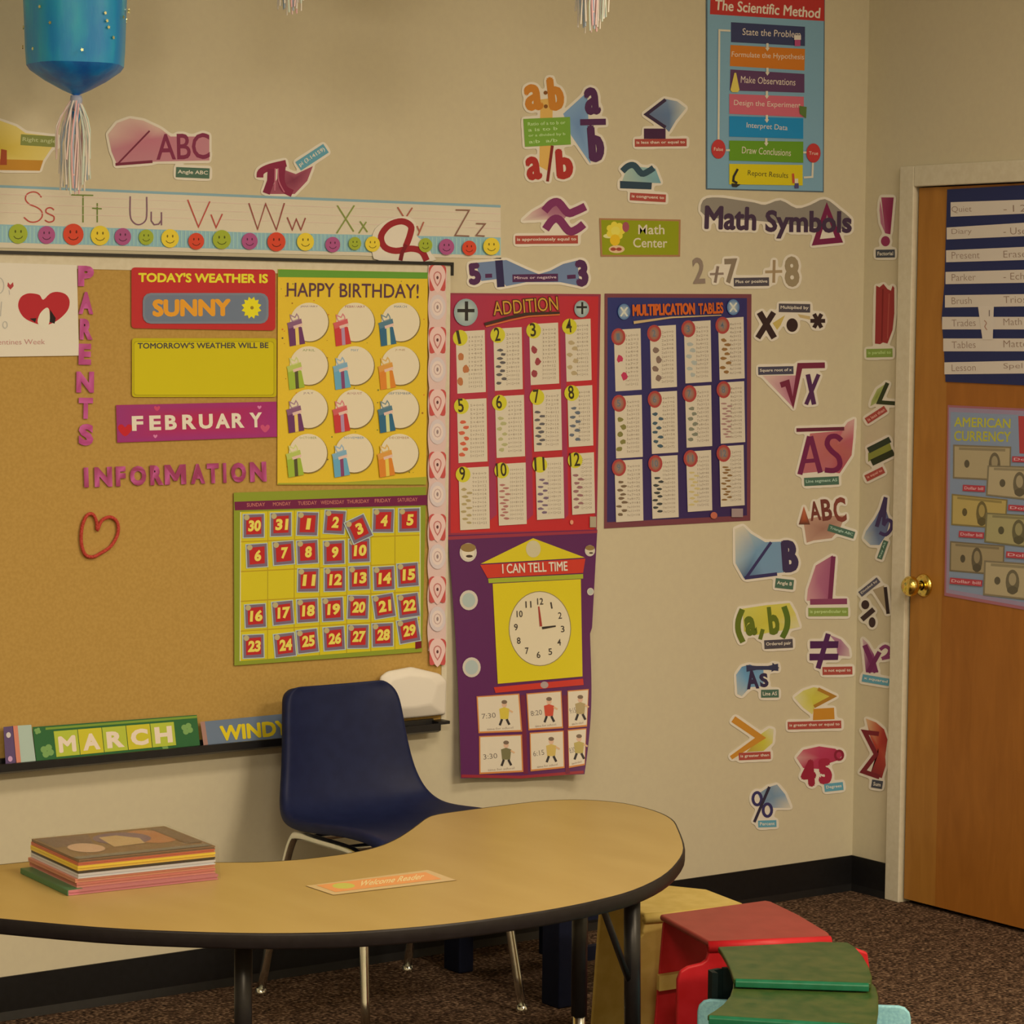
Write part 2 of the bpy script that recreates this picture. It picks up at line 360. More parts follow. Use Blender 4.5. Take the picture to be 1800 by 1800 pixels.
R4 = [(I2, TZ+.0003), (I3, TZ+.0003), (OUT, TZ-.0035), (OUT, TZ-.0245), (I3, TZ-.028), (inset(OUT, .03), TZ-.028), (inset(OUT, .03), TZ-.0262)]
mb.raw([(x, y, z) for P, z in R4 for x, y in P], [[j*n+i, j*n+(i+1) % n, (j+1)*n+(i+1) % n, (j+1)*n+i] for j in range(len(R4)-1) for i in range(n)])
mk('edge_band', mb, M_TEDGE, tb, smooth=True, label='dark rubber edge band')
def table_leg(x, y, tx=0, ty=0):
    m = MB(); m.tube([(x+tx*.4, y+ty*.4, .24), (x, y, TZ-.03)], .0165, 16); m.lathe([(.03, TZ-.034), (.03, TZ-.0285)], (x, y, 0), 16); l = mk('leg', m, M_BLACK, tb, smooth=True)
    m = MB(); m.tube([(x+tx, y+ty, .02), (x+tx*.4, y+ty*.4, .26)], .0125, 16); mk('leg_insert', m, M_CHROME, l, smooth=True, label='chrome lower leg')
    if px == 1111:
        m = MB(); m.tube([hit(1060, 1596, 2, TZ-.03), (x+tx*.4-.012, y+ty*.4, .36)], .007, 10); mk('leg_brace', m, M_BLACK, tb, smooth=True)
    m = MB(); m.lathe([(0, 0), (.016, 0), (.018, .012), (.013, .022), (0, .022)], (x+tx, y+ty, 0), 16); mk('foot_cap', m, M_BLACK, l, smooth=True)
for px, py, tx, ty in ((428, 1640, 0, 0), (1111, 1562, .012, -.006), (1020, 1530, .01, .008), (-120, 1560, -.01, 0)):
    p = hit(px, py, 2, TZ-.03); table_leg(p[0], p[1], tx, ty)

# ------------------------------------------------------------------ blue shell chair, facing the room
CX = -1.862
ch = empty('shell_chair', (CX, -.36, 0), 'dark blue plastic shell chair with chrome legs behind the kidney table', 'chair')
prof = [(-.635, .425, .190), (-.61, .446, .205), (-.52, .452, .218), (-.40, .440, .224), (-.30, .432, .224), (-.235, .442, .220), (-.195, .475, .205), (-.172, .53, .188), (-.158, .60, .176), (-.146, .665, .170), (-.137, .712, .164), (-.133, .738, .154), (-.131, .752, .128)]
us = [-1.07, -1.03, -.97, -.85, -.6, -.3, 0, .3, .6, .85, .97, 1.03, 1.07]
V = []
for i, (y, z, hw) in enumerate(prof):
    j0, j1 = max(i-1, 0), min(i+1, len(prof)-1); ty, tz = prof[j1][0]-prof[j0][0], prof[j1][1]-prof[j0][1]; L = math.hypot(ty, tz); ny, nz = -tz/L, ty/L
    for u in us:
        a = min(abs(u), 1); lift = .032*a**3; fl = -.026*max(0, (abs(u)-1)/.07)-.004*max(0, (abs(u)-.97)/.1)
        if i >= len(prof)-2: lift *= .6
        V.append((CX+hw*math.copysign(min(abs(u), 1.02), u), y+(lift+fl)*ny, z+(lift+fl)*nz))
top = len(prof)-1
nu = len(us); mb = MB(); mb.raw(V, [[i*nu+k, i*nu+k+1, (i+1)*nu+k+1, (i+1)*nu+k] for i in range(top) for k in range(nu-1)])
sh = mk('seat_shell', mb, M_NAVY, ch, smooth=True)
so = sh.modifiers.new('solid', 'SOLIDIFY'); so.thickness = .006; so.offset = -1
ss = sh.modifiers.new('sub', 'SUBSURF'); ss.levels = ss.render_levels = 2
for sx in (-1, 1):
    x = CX+sx*.185; P = [(CX+sx*.215, -.13, .012), (x+sx*.012, -.20, .30), (x, -.225, .395), (x, -.26, .412), (x, -.34, .414), (x, -.48, .414), (x, -.53, .402), (x+sx*.008, -.55, .37), (CX+sx*.222, -.615, .012)]
    m = MB(); m.tube(smooth(P, 4, False), .011, 12); lg = mk('leg_frame', m, M_CHROME, ch, smooth=True)
    for q in (P[0], P[-1]):
        m = MB(); m.lathe([(0, 0), (.014, 0), (.015, .008), (.012, .018), (0, .018)], (q[0], q[1], 0), 14); mk('foot_glide', m, M_CHROME, lg, smooth=True)
m = MB(); m.tube([(CX-.185, -.30, .412), (CX+.185, -.30, .412)], .009, 10); m.tube([(CX-.185, -.46, .412), (CX+.185, -.46, .412)], .009, 10); mk('cross_brace', m, M_CHROME, ch, smooth=True)

# ------------------------------------------------------------------ children's stools in a row
def hz(P, z): return [hit(x, y, 2, z) for x, y in P]
def stool(name, label, F, e1, z, w, d, cols, cut=.1, bar=None, ear=.09, earl=.066, seat=None):
    """bent-sheet stool: F front left corner of the top, e1 along its front edge"""
    e1 = np.array(e1)/np.hypot(*e1); e2 = np.array([-e1[1], e1[0]])
    g = lambda u, v, h: (F[0]+e1[0]*u+e2[0]*v, F[1]+e1[1]*u+e2[1]*v, h)
    c = g(w/2, d/2, 0); r = empty(name, c, label, 'stool', "children's molded stools beside the kidney table"); t = .014
    mt, mf, mi_ = cols
    m = MB(); P = [(0, 0), (w, 0), (w+.012, .03), (w, d*.55), (w-cut, d), (.02, d), (0, d-.02)]
    if cut < .05: P = [(0, 0), (w, 0), (w+.004, .02), (w, d-.07), (w-.06, d), (.03, d), (0, d-.03)]
    bl, br = np.array((.004, d-.004)), np.array((w-cut, d-.004))
    if seat:
        P = [((q[:2]-np.array(F))@e1, (q[:2]-np.array(F))@e2) for q in hz(seat, z)]; br, bl = (np.array(P[i])-(0, .006) for i in (-2, -1))
    m.prism([g(u, v, z) for u, v in P], [g(u, v, z-t) for u, v in P]); o = mk('seat', m, mt, r); bevel(o, .006)
    m = MB(); m.tube([g(0, .004, z-.012), g(w, .004, z-.012)], .012, 12); mk('front_lip', m, mf, o, smooth=True)
    # front panel with its S-shaped shoulder, a sheet in the u-z plane
    S = [(0, z-.012), (w, z-.012), (w, z-.03), (w+ear*.11, z-.034), (w+ear*.67, z-.03), (w+ear*.95, z-.04), (w+ear, z-.07), (w+ear, 0), (w+.0, 0), (w-.03, .06), (.03, .06), (0, 0), (-earl, 0), (-earl, z-.08), (-earl*.9, z-.062), (-earl*.65, z-.053), (-earl*.2, z-.047), (-.003, z-.04), (0, z-.03)]
    m = MB(); m.prism([g(u, .004, h) for u, h in S], [g(u, .004+t, h) for u, h in S]); o = mk('front_panel', m, mf, r); bevel(o, .005)
    L_ = lambda k, dv, h: g(*(bl+(br-bl)*k-np.array((0, dv))), h)
    R_ = [(.02, z-t-.001), (.97, z-t-.001), (.97, 0), (-.08, 0)]
    m = MB(); m.prism([L_(k, 0, h) for k, h in R_], [L_(k, .012, h) for k, h in R_]); o = mk('back_panel', m, mi_, r); bevel(o, .004)
    if bar is not None:
        q = lambda h: [L_(-.04, .016, h), L_(.97, .016, h), L_(.97, .036, h), L_(-.04, .036, h)]; m = MB(); m.prism(q(z-.127), q(z-.16)); mk('side_rail', m, bar, r)
    return r
M_RED = plain('red_plastic', (176, 24, 24), .42, .4, 0, 4, 20); M_REDT = mottled('red_seat_top', (136, 44, 32), (144, 50, 36), 18, .4, .4)
M_YEL = mottled('yellow_plastic', (180, 140, 60), (190, 150, 70), 25, .5, .35)
M_GRN = plain('green_lip', (14, 80, 44), .35, .5, 0, 5, 40); M_GRT = mottled('green_seat_top', (40, 60, 18), (66, 70, 26), 26, .3, .25)
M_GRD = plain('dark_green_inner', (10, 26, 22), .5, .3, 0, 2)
M_AQUA = mottled('aqua_plastic', (118, 152, 138), (136, 168, 152), 160, .6, .3, 0, .1)
SZ = .34
RZ = .356; ry = hit(1246, 1655, 2, RZ); ry2 = hit(1461, 1646, 2, RZ); e = (ry2-ry)[:2]
stool('stool', 'red molded stool with an S-shaped front panel, between the yellow and green stools', ry[:2], e, RZ, float(np.hypot(*e)), .25, (M_REDT, M_RED, M_RED), .14, M_YEL, seat=[(1246, 1655), (1461, 1646), (1456, 1638), (1404, 1607), (1356, 1584), (1345, 1582), (1159, 1607)])
ya = hit(1134, 1606, 2, SZ); yb = hit(1310, 1590, 2, SZ); e = (yb-ya)[:2]
stool('stool', 'yellow molded stool partly under the kidney table, farthest back of the row', ya[:2], e, SZ, float(np.hypot(*e)), .25, (M_YEL, M_YEL, M_YEL), .04, None, .02, .012)
# green stool: two stepped seat sheets over a curved hollow body
gz1, gz2 = .372, .354
top1 = [(1289, 1720), (1531, 1728), (1533, 1716), (1527, 1698), (1516, 1679), (1503, 1664), (1490, 1656), (1440, 1655), (1350, 1660), (1262, 1664), (1268, 1672), (1277, 1688), (1284, 1704)]
top2 = [(1243, 1784), (1540, 1802), (1544, 1775), (1544, 1750), (1540, 1735), (1531, 1725), (1289, 1722), (1288, 1735), (1283, 1750), (1272, 1764), (1256, 1776)]
gr = empty('stool', hit(1400, 1760, 2, 0)*np.array([1, 1, 0]), 'glossy green stool with two stepped seat sheets, in front of the red stool', 'stool', "children's molded stools beside the kidney table")
def slab(nm, P, z, th, par, mt, dz=0):
    A = hz(P, z); m = MB(); m.prism(A, [(p[0], p[1], p[2]-th) for p in A]); o = mk(nm, m, mt, par); bevel(o, .003); return o
s1 = slab('upper_seat', top1, gz1, .012, gr, M_GRT)
s2 = slab('lower_seat', top2, gz2, .012, gr, M_GRT)
for par, P, z in ((s1, top1, gz1), (s2, top2, gz2)):
    a, b = hz(P[:2], z); d2 = (b-a)/np.linalg.norm(b-a); nn = np.array([d2[1], -d2[0], 0])
    m = MB(); A = [a+nn*.001+d2*.004, b+nn*.001-d2*.004]; h = np.array([0, 0, .015])
    m.prism([A[0]+(0, 0, .001), A[1]+(0, 0, .001), A[1]+nn*.010-h*.2, A[0]+nn*.010-h*.2], [A[0]-h, A[1]-h, A[1]+nn*.010-h, A[0]+nn*.010-h]); o = mk('front_lip', m, M_GRN, par, label='bright green front lip'); bevel(o, .002)
# aqua chair back, a rounded panel facing the camera side of the stools
az = .293
A = hit(1226, 1757, 2, az); B = hit(1602, 1770, 2, az); e1 = (B-A)[:2]; AW = float(np.hypot(*e1)); e1 /= AW; e2 = np.array([-e1[1], e1[0]])
ag = lambda u, v, h: (A[0]+e1[0]*u+e2[0]*v, A[1]+e1[1]*u+e2[1]*v, h)
aq = empty('toddler_chair', ag(AW/2, -.05, 0), 'pale aqua plastic chair back with rounded corners, at the bottom behind the green stool', 'chair')
def rpanel(u0, u1, z0, z1, r): return [(u0, z0), (u1, z0)]+[(u1-r+r*math.cos(a), z1-r+r*math.sin(a)) for a in (0, .5, 1.05, 1.57)]+[(u0+r+r*math.cos(a), z1-r+r*math.sin(a)) for a in (1.57, 2.1, 2.64, 3.14)]
P = rpanel(0, AW, .0, az, .025); m = MB(); m.prism([ag(u, 0, h) for u, h in P], [ag(u, .014, h) for u, h in P]); o = mk('backrest', m, M_AQUA, aq); bevel(o, .004)
m = MB(); m.prism([ag(.03, -.001, .13), ag(AW-.03, -.001, .13), ag(AW-.05, -.2, .13), ag(.05, -.2, .13)], [ag(.03, -.001, .145), ag(AW-.03, -.001, .145), ag(AW-.05, -.2, .145), ag(.05, -.2, .145)]); o = mk('seat', m, M_AQUA, aq); bevel(o, .005)
for u in (.05, AW-.08):
    m = MB(); m.prism([ag(u, -.17, 0), ag(u+.03, -.17, 0), ag(u+.03, -.2, 0), ag(u, -.2, 0)], [ag(u, -.17, .129), ag(u+.03, -.17, .129), ag(u+.03, -.2, .129), ag(u, -.2, .129)]); mk('leg', m, M_AQUA, aq)
# the green stool's curved hollow body stands between the red stool and the aqua chair
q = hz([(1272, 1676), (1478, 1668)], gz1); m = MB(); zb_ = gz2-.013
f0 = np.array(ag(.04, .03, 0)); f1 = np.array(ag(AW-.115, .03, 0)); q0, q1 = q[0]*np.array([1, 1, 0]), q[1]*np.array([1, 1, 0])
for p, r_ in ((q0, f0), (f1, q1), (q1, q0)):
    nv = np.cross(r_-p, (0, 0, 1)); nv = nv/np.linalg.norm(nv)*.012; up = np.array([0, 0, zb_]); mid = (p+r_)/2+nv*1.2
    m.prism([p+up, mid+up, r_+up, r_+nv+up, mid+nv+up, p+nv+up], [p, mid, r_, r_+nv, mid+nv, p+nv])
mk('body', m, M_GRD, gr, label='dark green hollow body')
# navy stool under the table
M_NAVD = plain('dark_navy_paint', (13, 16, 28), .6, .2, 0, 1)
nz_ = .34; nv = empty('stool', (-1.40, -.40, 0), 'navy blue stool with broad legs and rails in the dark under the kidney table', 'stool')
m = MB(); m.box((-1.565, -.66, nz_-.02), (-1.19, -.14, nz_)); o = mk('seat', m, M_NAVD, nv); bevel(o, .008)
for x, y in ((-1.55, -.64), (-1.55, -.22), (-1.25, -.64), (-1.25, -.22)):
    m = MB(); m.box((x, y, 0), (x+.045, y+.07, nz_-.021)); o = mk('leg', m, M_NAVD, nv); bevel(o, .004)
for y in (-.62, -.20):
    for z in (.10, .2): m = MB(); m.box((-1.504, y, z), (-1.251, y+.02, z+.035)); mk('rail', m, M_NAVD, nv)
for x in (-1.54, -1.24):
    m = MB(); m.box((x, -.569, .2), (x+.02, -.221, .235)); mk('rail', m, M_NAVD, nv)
# ------------------------------------------------------------------ things on the back wall above the board
WHT = (208, 182, 145); CREAM = (200, 174, 134)
MAR = (110, 36, 48); PUR = (78, 38, 62); DKR = (140, 40, 36); NAV = (56, 46, 72)
def face(k, x, y, r, c):
    d = tuple(int(v*.5) for v in c)
    k.poly(disc(x, y, r, r*1.05, 22), c)
    for s in (-1, 1): k.poly(disc(x+s*r*.3, y-r*.25, r*.09, r*.17, 8), d)
    k.stroke([(x+r*.5*math.cos(a), y+r*.12+r*.42*math.sin(a)) for a in (.3, .9, 1.57, 2.2, 2.84)], r*.09, d)
c = Card('alphabet_strip', 'long white alphabet strip from S to Z with smiling faces, above the cork board', 'alphabet strip', back, [(-70, 323), (880, 361), (881, 455), (-70, 434)], CREAM)
k = c.part('border'); k.poly([(-70, 322.5), (880, 360.5), (880, 365), (-70, 327)], (128, 146, 136)); k.poly([(-70, 392), (450, 409), (880, 417.5), (880, 449), (450, 439), (-70, 424)], (134, 158, 150))
for x in range(-60, 880, 7): k.poly(rect(x, 395.5+(x+60)*.0262, x+2.2, 424+(x+60)*.0265), (148, 170, 160))
for i in range(3): k.poly([(-70, 338+16*i), (880, 375.5+13*i), (880, 376.2+13*i), (-70, 338.7+16*i)], (212, 170, 140))
RD, GN, PU, BR = (172, 66, 52), (104, 112, 44), (118, 78, 82), (128, 84, 62)
def arcp(x, y, rx, ry, a, b, n=8): return [(x+rx*math.cos(a+(b-a)*i/n), y+ry*math.sin(a+(b-a)*i/n)) for i in range(n+1)]
LT = [(RD, [[(73, 347), (66, 339), (56, 337.5), (47, 342), (45, 351), (52, 359), (64, 364), (73, 371), (74, 381), (66, 389), (53, 390), (42, 382)], [(95, 369), (89, 365), (82, 367), (81, 373), (88, 377), (95, 381), (94, 388), (86, 390.5), (79, 387)]]),
      (GN, [[(125, 342.5), (164, 343.5)], [(146, 343), (146, 391)], [(171, 357), (171, 391)], [(162, 366), (179, 367)]]),
      (PU, [[(229, 345), (229, 378), (234, 390), (243, 395), (253, 391), (258, 380), (258, 346)], [(266, 372), (266, 388), (271, 395), (279, 394), (284, 387)], [(284, 373), (284, 396)]]),
      (RD, [[(330, 351), (349, 399), (369, 354)], [(371, 377), (380, 400), (391, 376)]]),
      ((140, 66, 52), [[(437.5, 357), (453, 403), (467, 358), (486, 404), (500, 357)], [(505, 382), (514, 404), (521, 385), (529, 404), (537, 383)]]),
      ((124, 126, 52), [[(593, 361), (622, 407)], [(623, 361), (592, 410)], [(633, 389), (646, 408)], [(644, 390), (631, 410)]]),
      ((164, 84, 60), [[(699, 364), (711, 383)], [(725, 365), (710, 388), (707, 408)], [(733, 397), (738, 408)], [(745, 390), (735, 414)]]),
      (BR, [[(801, 369), (825, 369.5), (800, 414), (825, 415)], [(837, 393), (853, 393.5), (837, 414), (852, 415)]])]
for nm, (col, st) in zip('STUVWXYZ', LT):
    k = c.part('letter_pair')
    for P in st: k.stroke(smooth(P, 3, False) if len(P) > 5 and nm in 'SU' else P, 2.3, col)
G_, P_, R_, Y_ = (148, 148, 40), (158, 72, 100), (196, 62, 36), (220, 172, 44)
for x, y, r, col in ((32, 411, 16.5, G_), (82, 413, 15, P_), (129, 412, 18, R_), (176, 414, 16.5, Y_), (216, 416, 14.5, P_), (257, 417, 13, G_), (299, 419, 15.5, Y_), (345, 424, 14, R_), (390, 421, 16, G_), (439, 424, 14, P_), (486, 425, 16, R_), (537, 425, 15, Y_), (585, 430, 13, P_), (624, 428, 11, G_), (655, 429, 13, Y_), (748, 431, 12, G_), (785, 434, 13.5, P_), (825, 436, 12.5, R_), (864, 433, 14.5, Y_)):
    face(c.part('smiley_face'), x, y, r, col)
c.build()

def caption(k, x0, y0, x1, y1, h, body, col, tc=WHT):
    """printed name strip: lower left, lower right corner, height"""
    p0, p1 = np.array((x0, y0), float), np.array((x1, y1), float); d = (p1-p0)/np.hypot(*(p1-p0)); u = np.array([d[1], -d[0]])*h
    k.poly([p0, p1, p1+u, p0+u], col); q = p0+d*3+u*.27; k.text(body, q, p1-d*3+u*.27, h*.48, tc, .015, 2)
CR, CG, CT, CD, CO = (158, 64, 48), (72, 92, 66), (92, 136, 134), (76, 64, 60), (128, 134, 56)
SYM = 'math symbol cut-outs'
def symbol(label, surf=back, lift=.0006, grow=5): return Card('math_symbol_cutout', label, 'wall cut-out', surf, None, WHT, SYM, .0014, lift, None, grow)
# right angle (cut by the frame edge)
c = symbol('yellow right angle cut-out at the far left, above the alphabet strip')
k = c.part('swoosh'); k.fan([(-60, 206), (0, 212), (28, 222), (45, 234), (95, 240), (92, 258), (72, 288), (-60, 286)], (190, 152, 50), (204, 170, 84), (0, 262))
k = c.part('symbol'); k.poly([(-60, 278), (76, 282), (70, 300), (-60, 298)], (178, 116, 34)); k.poly([(2, 262), (12, 264), (12, 290), (0, 290)], (150, 62, 32))
caption(c.part('caption'), 36, 255, 101, 259, 19, 'Right angle', (122, 118, 54), (170, 160, 100)); c.build()
# angle ABC
c = symbol('pink angle ABC cut-out above the letters T and V of the alphabet strip')
k = c.part('swoosh'); k.fan([(190, 236), (206, 216), (228, 208), (252, 212), (282, 226), (300, 240), (368, 240), (368, 282), (275, 284), (206, 290), (196, 266)], (178, 100, 100), [(196, 152, 124)]*5+[(176, 110, 104)]*6)
k = c.part('symbol'); k.stroke([(263, 230), (207, 288)], 3, MAR); k.stroke([(203, 289), (268, 284)], 5, MAR); k.text('ABC', (275, 281.5), (369, 279.5), 46, (120, 40, 58), .012)
caption(c.part('caption'), 309, 311.5, 368, 314, 18, 'Angle ABC', CG); c.build()
# pi
c = symbol('maroon pi cut-out with a tilted blue name strip, standing on the alphabet strip')
k = c.part('swoosh'); k.fan([(498, 298), (520, 306), (550, 292), (540, 318), (518, 341), (470, 341)], (118, 44, 56), (150, 72, 76))
k = c.part('symbol')
k.stroke(smooth([(457, 312), (459, 302), (474, 294), (503, 287)], 4, False), 12, (128, 36, 52)); k.stroke([(477, 297), (476, 318), (468, 340)], 13, (118, 32, 50)); k.stroke(smooth([(496, 292), (494, 315), (500, 332), (514, 340)], 3, False), 13, (124, 34, 52))
k.stroke([(484, 296), (483, 335)], 2.5, (176, 92, 96)); k.stroke(smooth([(489, 296), (490, 318), (500, 338)], 3, False), 2, (176, 92, 96))
caption(c.part('caption'), 529, 300, 578, 268, 18, 'pi (3.14159)', CT); c.build()
# infinity loop tucked behind the board edge
c = Card('math_symbol_cutout', 'dark red looped cut-out over the letter Y of the alphabet strip', 'wall cut-out', back, smooth([(652, 428), (660, 402), (684, 386), (714, 380), (731, 392), (732, 414), (748, 426), (759, 447), (760, 459), (668, 458), (655, 446)], 3), WHT, SYM, .0014, .004)
k = c.part('symbol'); RB = (142, 34, 34)
k.stroke(smooth([(713, 434), (721, 412), (722, 397), (706, 389), (684, 396), (670, 415), (676, 434), (696, 441), (722, 437), (741, 442), (750, 458)], 4, False), 11, RB); k.stroke([(714, 430), (707, 444), (704, 458)], 7, (112, 28, 30)); c.build()
# ratio cluster
c = symbol('large ratio cut-out with a over b letters round a green panel')
k = c.part('swoosh'); k.fan([(990, 200), (1032, 162), (1038, 288), (1004, 238)], (104, 122, 140), (120, 138, 150)); k.poly([(950, 175), (972, 172), (970, 262), (962, 300), (948, 292)], (204, 150, 70))
k = c.part('orange_ratio', 'orange letters a and b with a colon'); OR = (186, 110, 36); k.text('a', (924, 196), (956, 193), 47, OR, .06); k.text('b', (966, 196), (994, 193), 60, OR, .06); k.poly(disc(959, 163, 3.5), (120, 70, 30)); k.poly(disc(959.5, 187, 3.5), (120, 70, 30))
k = c.part('red_fraction', 'red letters a and b with a slash'); RR = (160, 44, 34); k.text('a', (927, 318), (954, 315), 42, RR, .06); k.text('b', (979, 316), (1009, 314), 54, RR, .06); k.stroke([(971, 256), (962.5, 319)], 5, (120, 36, 30))
k = c.part('purple_fraction', 'purple letters a over b'); k.text('a', (1029, 203), (1057, 201), 49, PUR, .06); k.text('b', (1036, 286), (1064, 284), 66, PUR, .06); k.stroke([(1020, 215), (1065, 214)], 11, PUR)
k = c.part('caption'); k.poly([(920, 209), (1002, 205.5), (1003.5, 254), (923, 258)], (112, 140, 44))
for i, t in enumerate(('Ratio of a to b or', 'a is to b', 'or a divided by b', 'a:b  a/b')): k.text(t, (928+i*.6, 221+i*10.4), (994-(i % 2)*14, 218+i*10.4), 6, (176, 186, 116), .01, 2)
c.build()
# less than or equal
c = symbol('blue less-than-or-equal cut-out with a red strip, left of the scientific method poster')
k = c.part('swoosh'); k.fan([(1170, 174), (1190, 178), (1206, 190), (1188, 212), (1176, 232), (1166, 222), (1138, 202)], (92, 104, 116), [(110, 118, 124), (150, 146, 134), (180, 166, 134), (140, 140, 130), (100, 108, 114), (96, 100, 108), (96, 100, 108)])
k = c.part('symbol'); k.stroke([(1170, 175), (1136, 201), (1170, 224)], 6, (58, 40, 52)); k.poly(rect(1132, 226, 1170, 244), (66, 34, 50))
caption(c.part('caption'), 1116, 258, 1207, 257, 13.5, 'is less than or equal to', CR); c.build()
# congruent
c = symbol('teal congruence cut-out with one wave over a bar, above the Math Center sign')
k = c.part('swoosh'); k.fan([(1104, 290), (1130, 294), (1152, 296), (1162, 322), (1093, 320)], (128, 148, 128), [(150, 160, 132), (140, 156, 134), (122, 150, 136), (106, 136, 128), (160, 160, 128)])
k = c.part('symbol'); k.stroke(smooth([(1094, 301), (1104, 292), (1115, 291), (1128, 305), (1140, 301), (1149, 295)], 4, False), 11, (50, 66, 68)); k.poly([(1090, 318), (1146, 321), (1145, 333), (1090, 331)], (46, 58, 62))
caption(c.part('caption'), 1107, 352, 1170, 355.5, 13.5, 'is congruent to', CR); c.build()
# approximately equal
c = symbol('purple approximately-equal cut-out with two waves, left of the Math Center sign')
k = c.part('swoosh'); k.fan([(918, 388), (936, 372), (958, 360), (982, 355), (1000, 374), (985, 394), (960, 386)], (160, 100, 100), [(200, 170, 134), (190, 146, 122), (168, 110, 104), (140, 70, 84), (150, 84, 92), (180, 130, 112), (194, 156, 126)])
k = c.part('symbol'); WV = (118, 44, 72)
k.stroke(smooth([(957, 371), (969, 358), (982, 356), (998, 374), (1012, 371), (1029, 363)], 4, False), 14, WV); k.stroke(smooth([(959, 403), (971, 387), (983, 386), (1000, 406), (1014, 403), (1026, 394)], 4, False), 14, WV)
caption(c.part('caption'), 906, 429, 1016, 428, 14.5, 'is approximately equal to', CR); c.build()
# Math Center sign
Q = [(1053.5, 383.5), (1196.5, 386), (1195.5, 451), (1056, 451)]
c = Card('small_sign', 'olive green Math Center sign with a yellow flower figure', 'sign', back, Q, (158, 104, 62)); c.base.poly(sub(Q, .022, .045, .978, .955), (134, 130, 18))
k = c.part('lettering'); k.text('Math', (1122, 412), (1168, 412), 17, CREAM, .01); k.text('Center', (1113, 435), (1173, 435.5), 17, CREAM, .01)
k = c.part('picture'); k.poly(disc(1084, 438, 14, 7), (206, 160, 110)); k.poly(disc(1070, 415, 10, 4, 12, .6), (206, 184, 110))
for a in range(7): k.poly(disc(1082+11*math.cos(a*.9), 406+11*math.sin(a*.9), 6, 6, 10), (214, 178, 52))
k.poly(disc(1082, 406, 8), (222, 192, 70)); k.poly(disc(1081, 422, 9, 10), (214, 160, 30)); k.poly(disc(1100, 399, 6, 9), (150, 70, 70)); k.poly(disc(1078, 438, 5, 3), (150, 60, 40)); k.poly(disc(1088, 438, 5, 3), (150, 60, 40)); c.build()
# minus or negative
c = symbol('blue minus-or-negative cut-out with 5 - 1 and - 3, above the addition poster')
k = c.part('swoosh'); BL = (104, 112, 124); k.poly([(836, 462), (878, 458), (890, 457), (925, 473), (947, 482), (967, 476), (990, 464), (1014, 458), (1020, 503), (985, 496), (925, 496), (890, 503), (878, 490), (846, 494)], BL)
k = c.part('symbol'); k.text('5', (825, 502), (847, 500), 39, PUR, .07); k.stroke([(853, 485), (865, 484.5)], 7, PUR); k.text('1', (874, 505), (887, 504), 47, (48, 38, 60), .03); k.stroke([(997, 487), (1012, 486)], 7, PUR); k.text('3', (1014, 505), (1036, 503), 48, PUR, .07)
caption(c.part('caption'), 901, 496, 981, 494.5, 13.5, 'Minus or negative', PUR, (196, 160, 150)); c.build()
# scientific method poster
Q = [(1241, -16), (1450, -9), (1448, 338), (1241, 333)]
c = Card('scientific_method_poster', 'tall pale blue Scientific Method poster with coloured step bars', 'poster', back, Q, (74, 84, 84), mat=GLOSS); c.base.poly(sub(Q, .012, .006, .992, .994), (116, 142, 142))
k = c.part('title'); k.poly([(1249, -10), (1449, -4), (1449, 37), (1248, 25)], (172, 38, 32)); k.text('The Scientific Method', (1256, 17.5), (1441, 32.5), 19, (220, 184, 150), .02)
SB = [('State the Problem', (46, 48, 72), [(1285, 39), (1415, 47), (1415, 81), (1285, 74)], 20, 8), ('Formulate the Hypothesis', (190, 100, 22), [(1284, 79), (1415, 86), (1414, 124), (1283, 116)], 2, 2), ('Make Observations', (84, 46, 70), [(1284, 122), (1414, 130), (1414, 163), (1283, 159)], 18, 16),
      ('Design the Experiment', (190, 84, 88), [(1282, 165), (1413, 170), (1413, 206), (1282, 200)], 8, 6), ('Interpret Data', (0, 116, 146), [(1282, 204), (1412, 208), (1412, 244), (1282, 240)], 30, 28), ('Draw Conclusions', (92, 128, 22), [(1282, 247), (1412, 249), (1412, 286), (1282, 282)], 22, 22), ('Report Results', (200, 168, 14), [(1282, 288), (1411, 290), (1411, 326), (1282, 324)], 32, 26)]
for t, col, q, l, r in SB:
    k = c.part('step_bar'); k.poly(q, col); y = (q[0][1]+q[3][1])/2+5; k.text(t, (q[0][0]+l, y), (q[1][0]-r, y+5), 12, (60, 50, 20) if t[0] == 'R' else (206, 176, 140), .0)
k = c.part('arrows'); AW_ = (202, 178, 140)
for P in ([(1284, 54), (1264.5, 53), (1263, 246)], [(1429, 286), (1428, 311), (1413, 312)], [(1276, 264), (1283, 264)], [(1412, 268), (1419, 268)]): k.stroke(P, 3.4, AW_)
for x, y in ((1349, 76), (1349, 119), (1348, 160), (1348, 202), (1347, 243)): k.poly([(x-2, y), (x+2, y), (x+2, y+8), (x+4, y+8), (x, y+14), (x-4, y+8), (x-2, y+8)], AW_)
for x, y, t in ((1263, 262, 'False'), (1430, 269, 'True')): k = c.part('red_disc'); k.poly(disc(x, y, 12.5, 17), (176, 44, 40)); k.text(t, (x-8, y+3), (x+8, y+3.5), 6, WHT)
k = c.part('pictures'); k.poly([(1291, 128), (1294, 128), (1300, 158), (1297, 162), (1287, 162), (1284, 158)], (204, 170, 70)); k.poly(rect(1396, 62, 1408, 70), (206, 180, 150)); k.poly(rect(1397, 70, 1407, 81), (170, 60, 90))
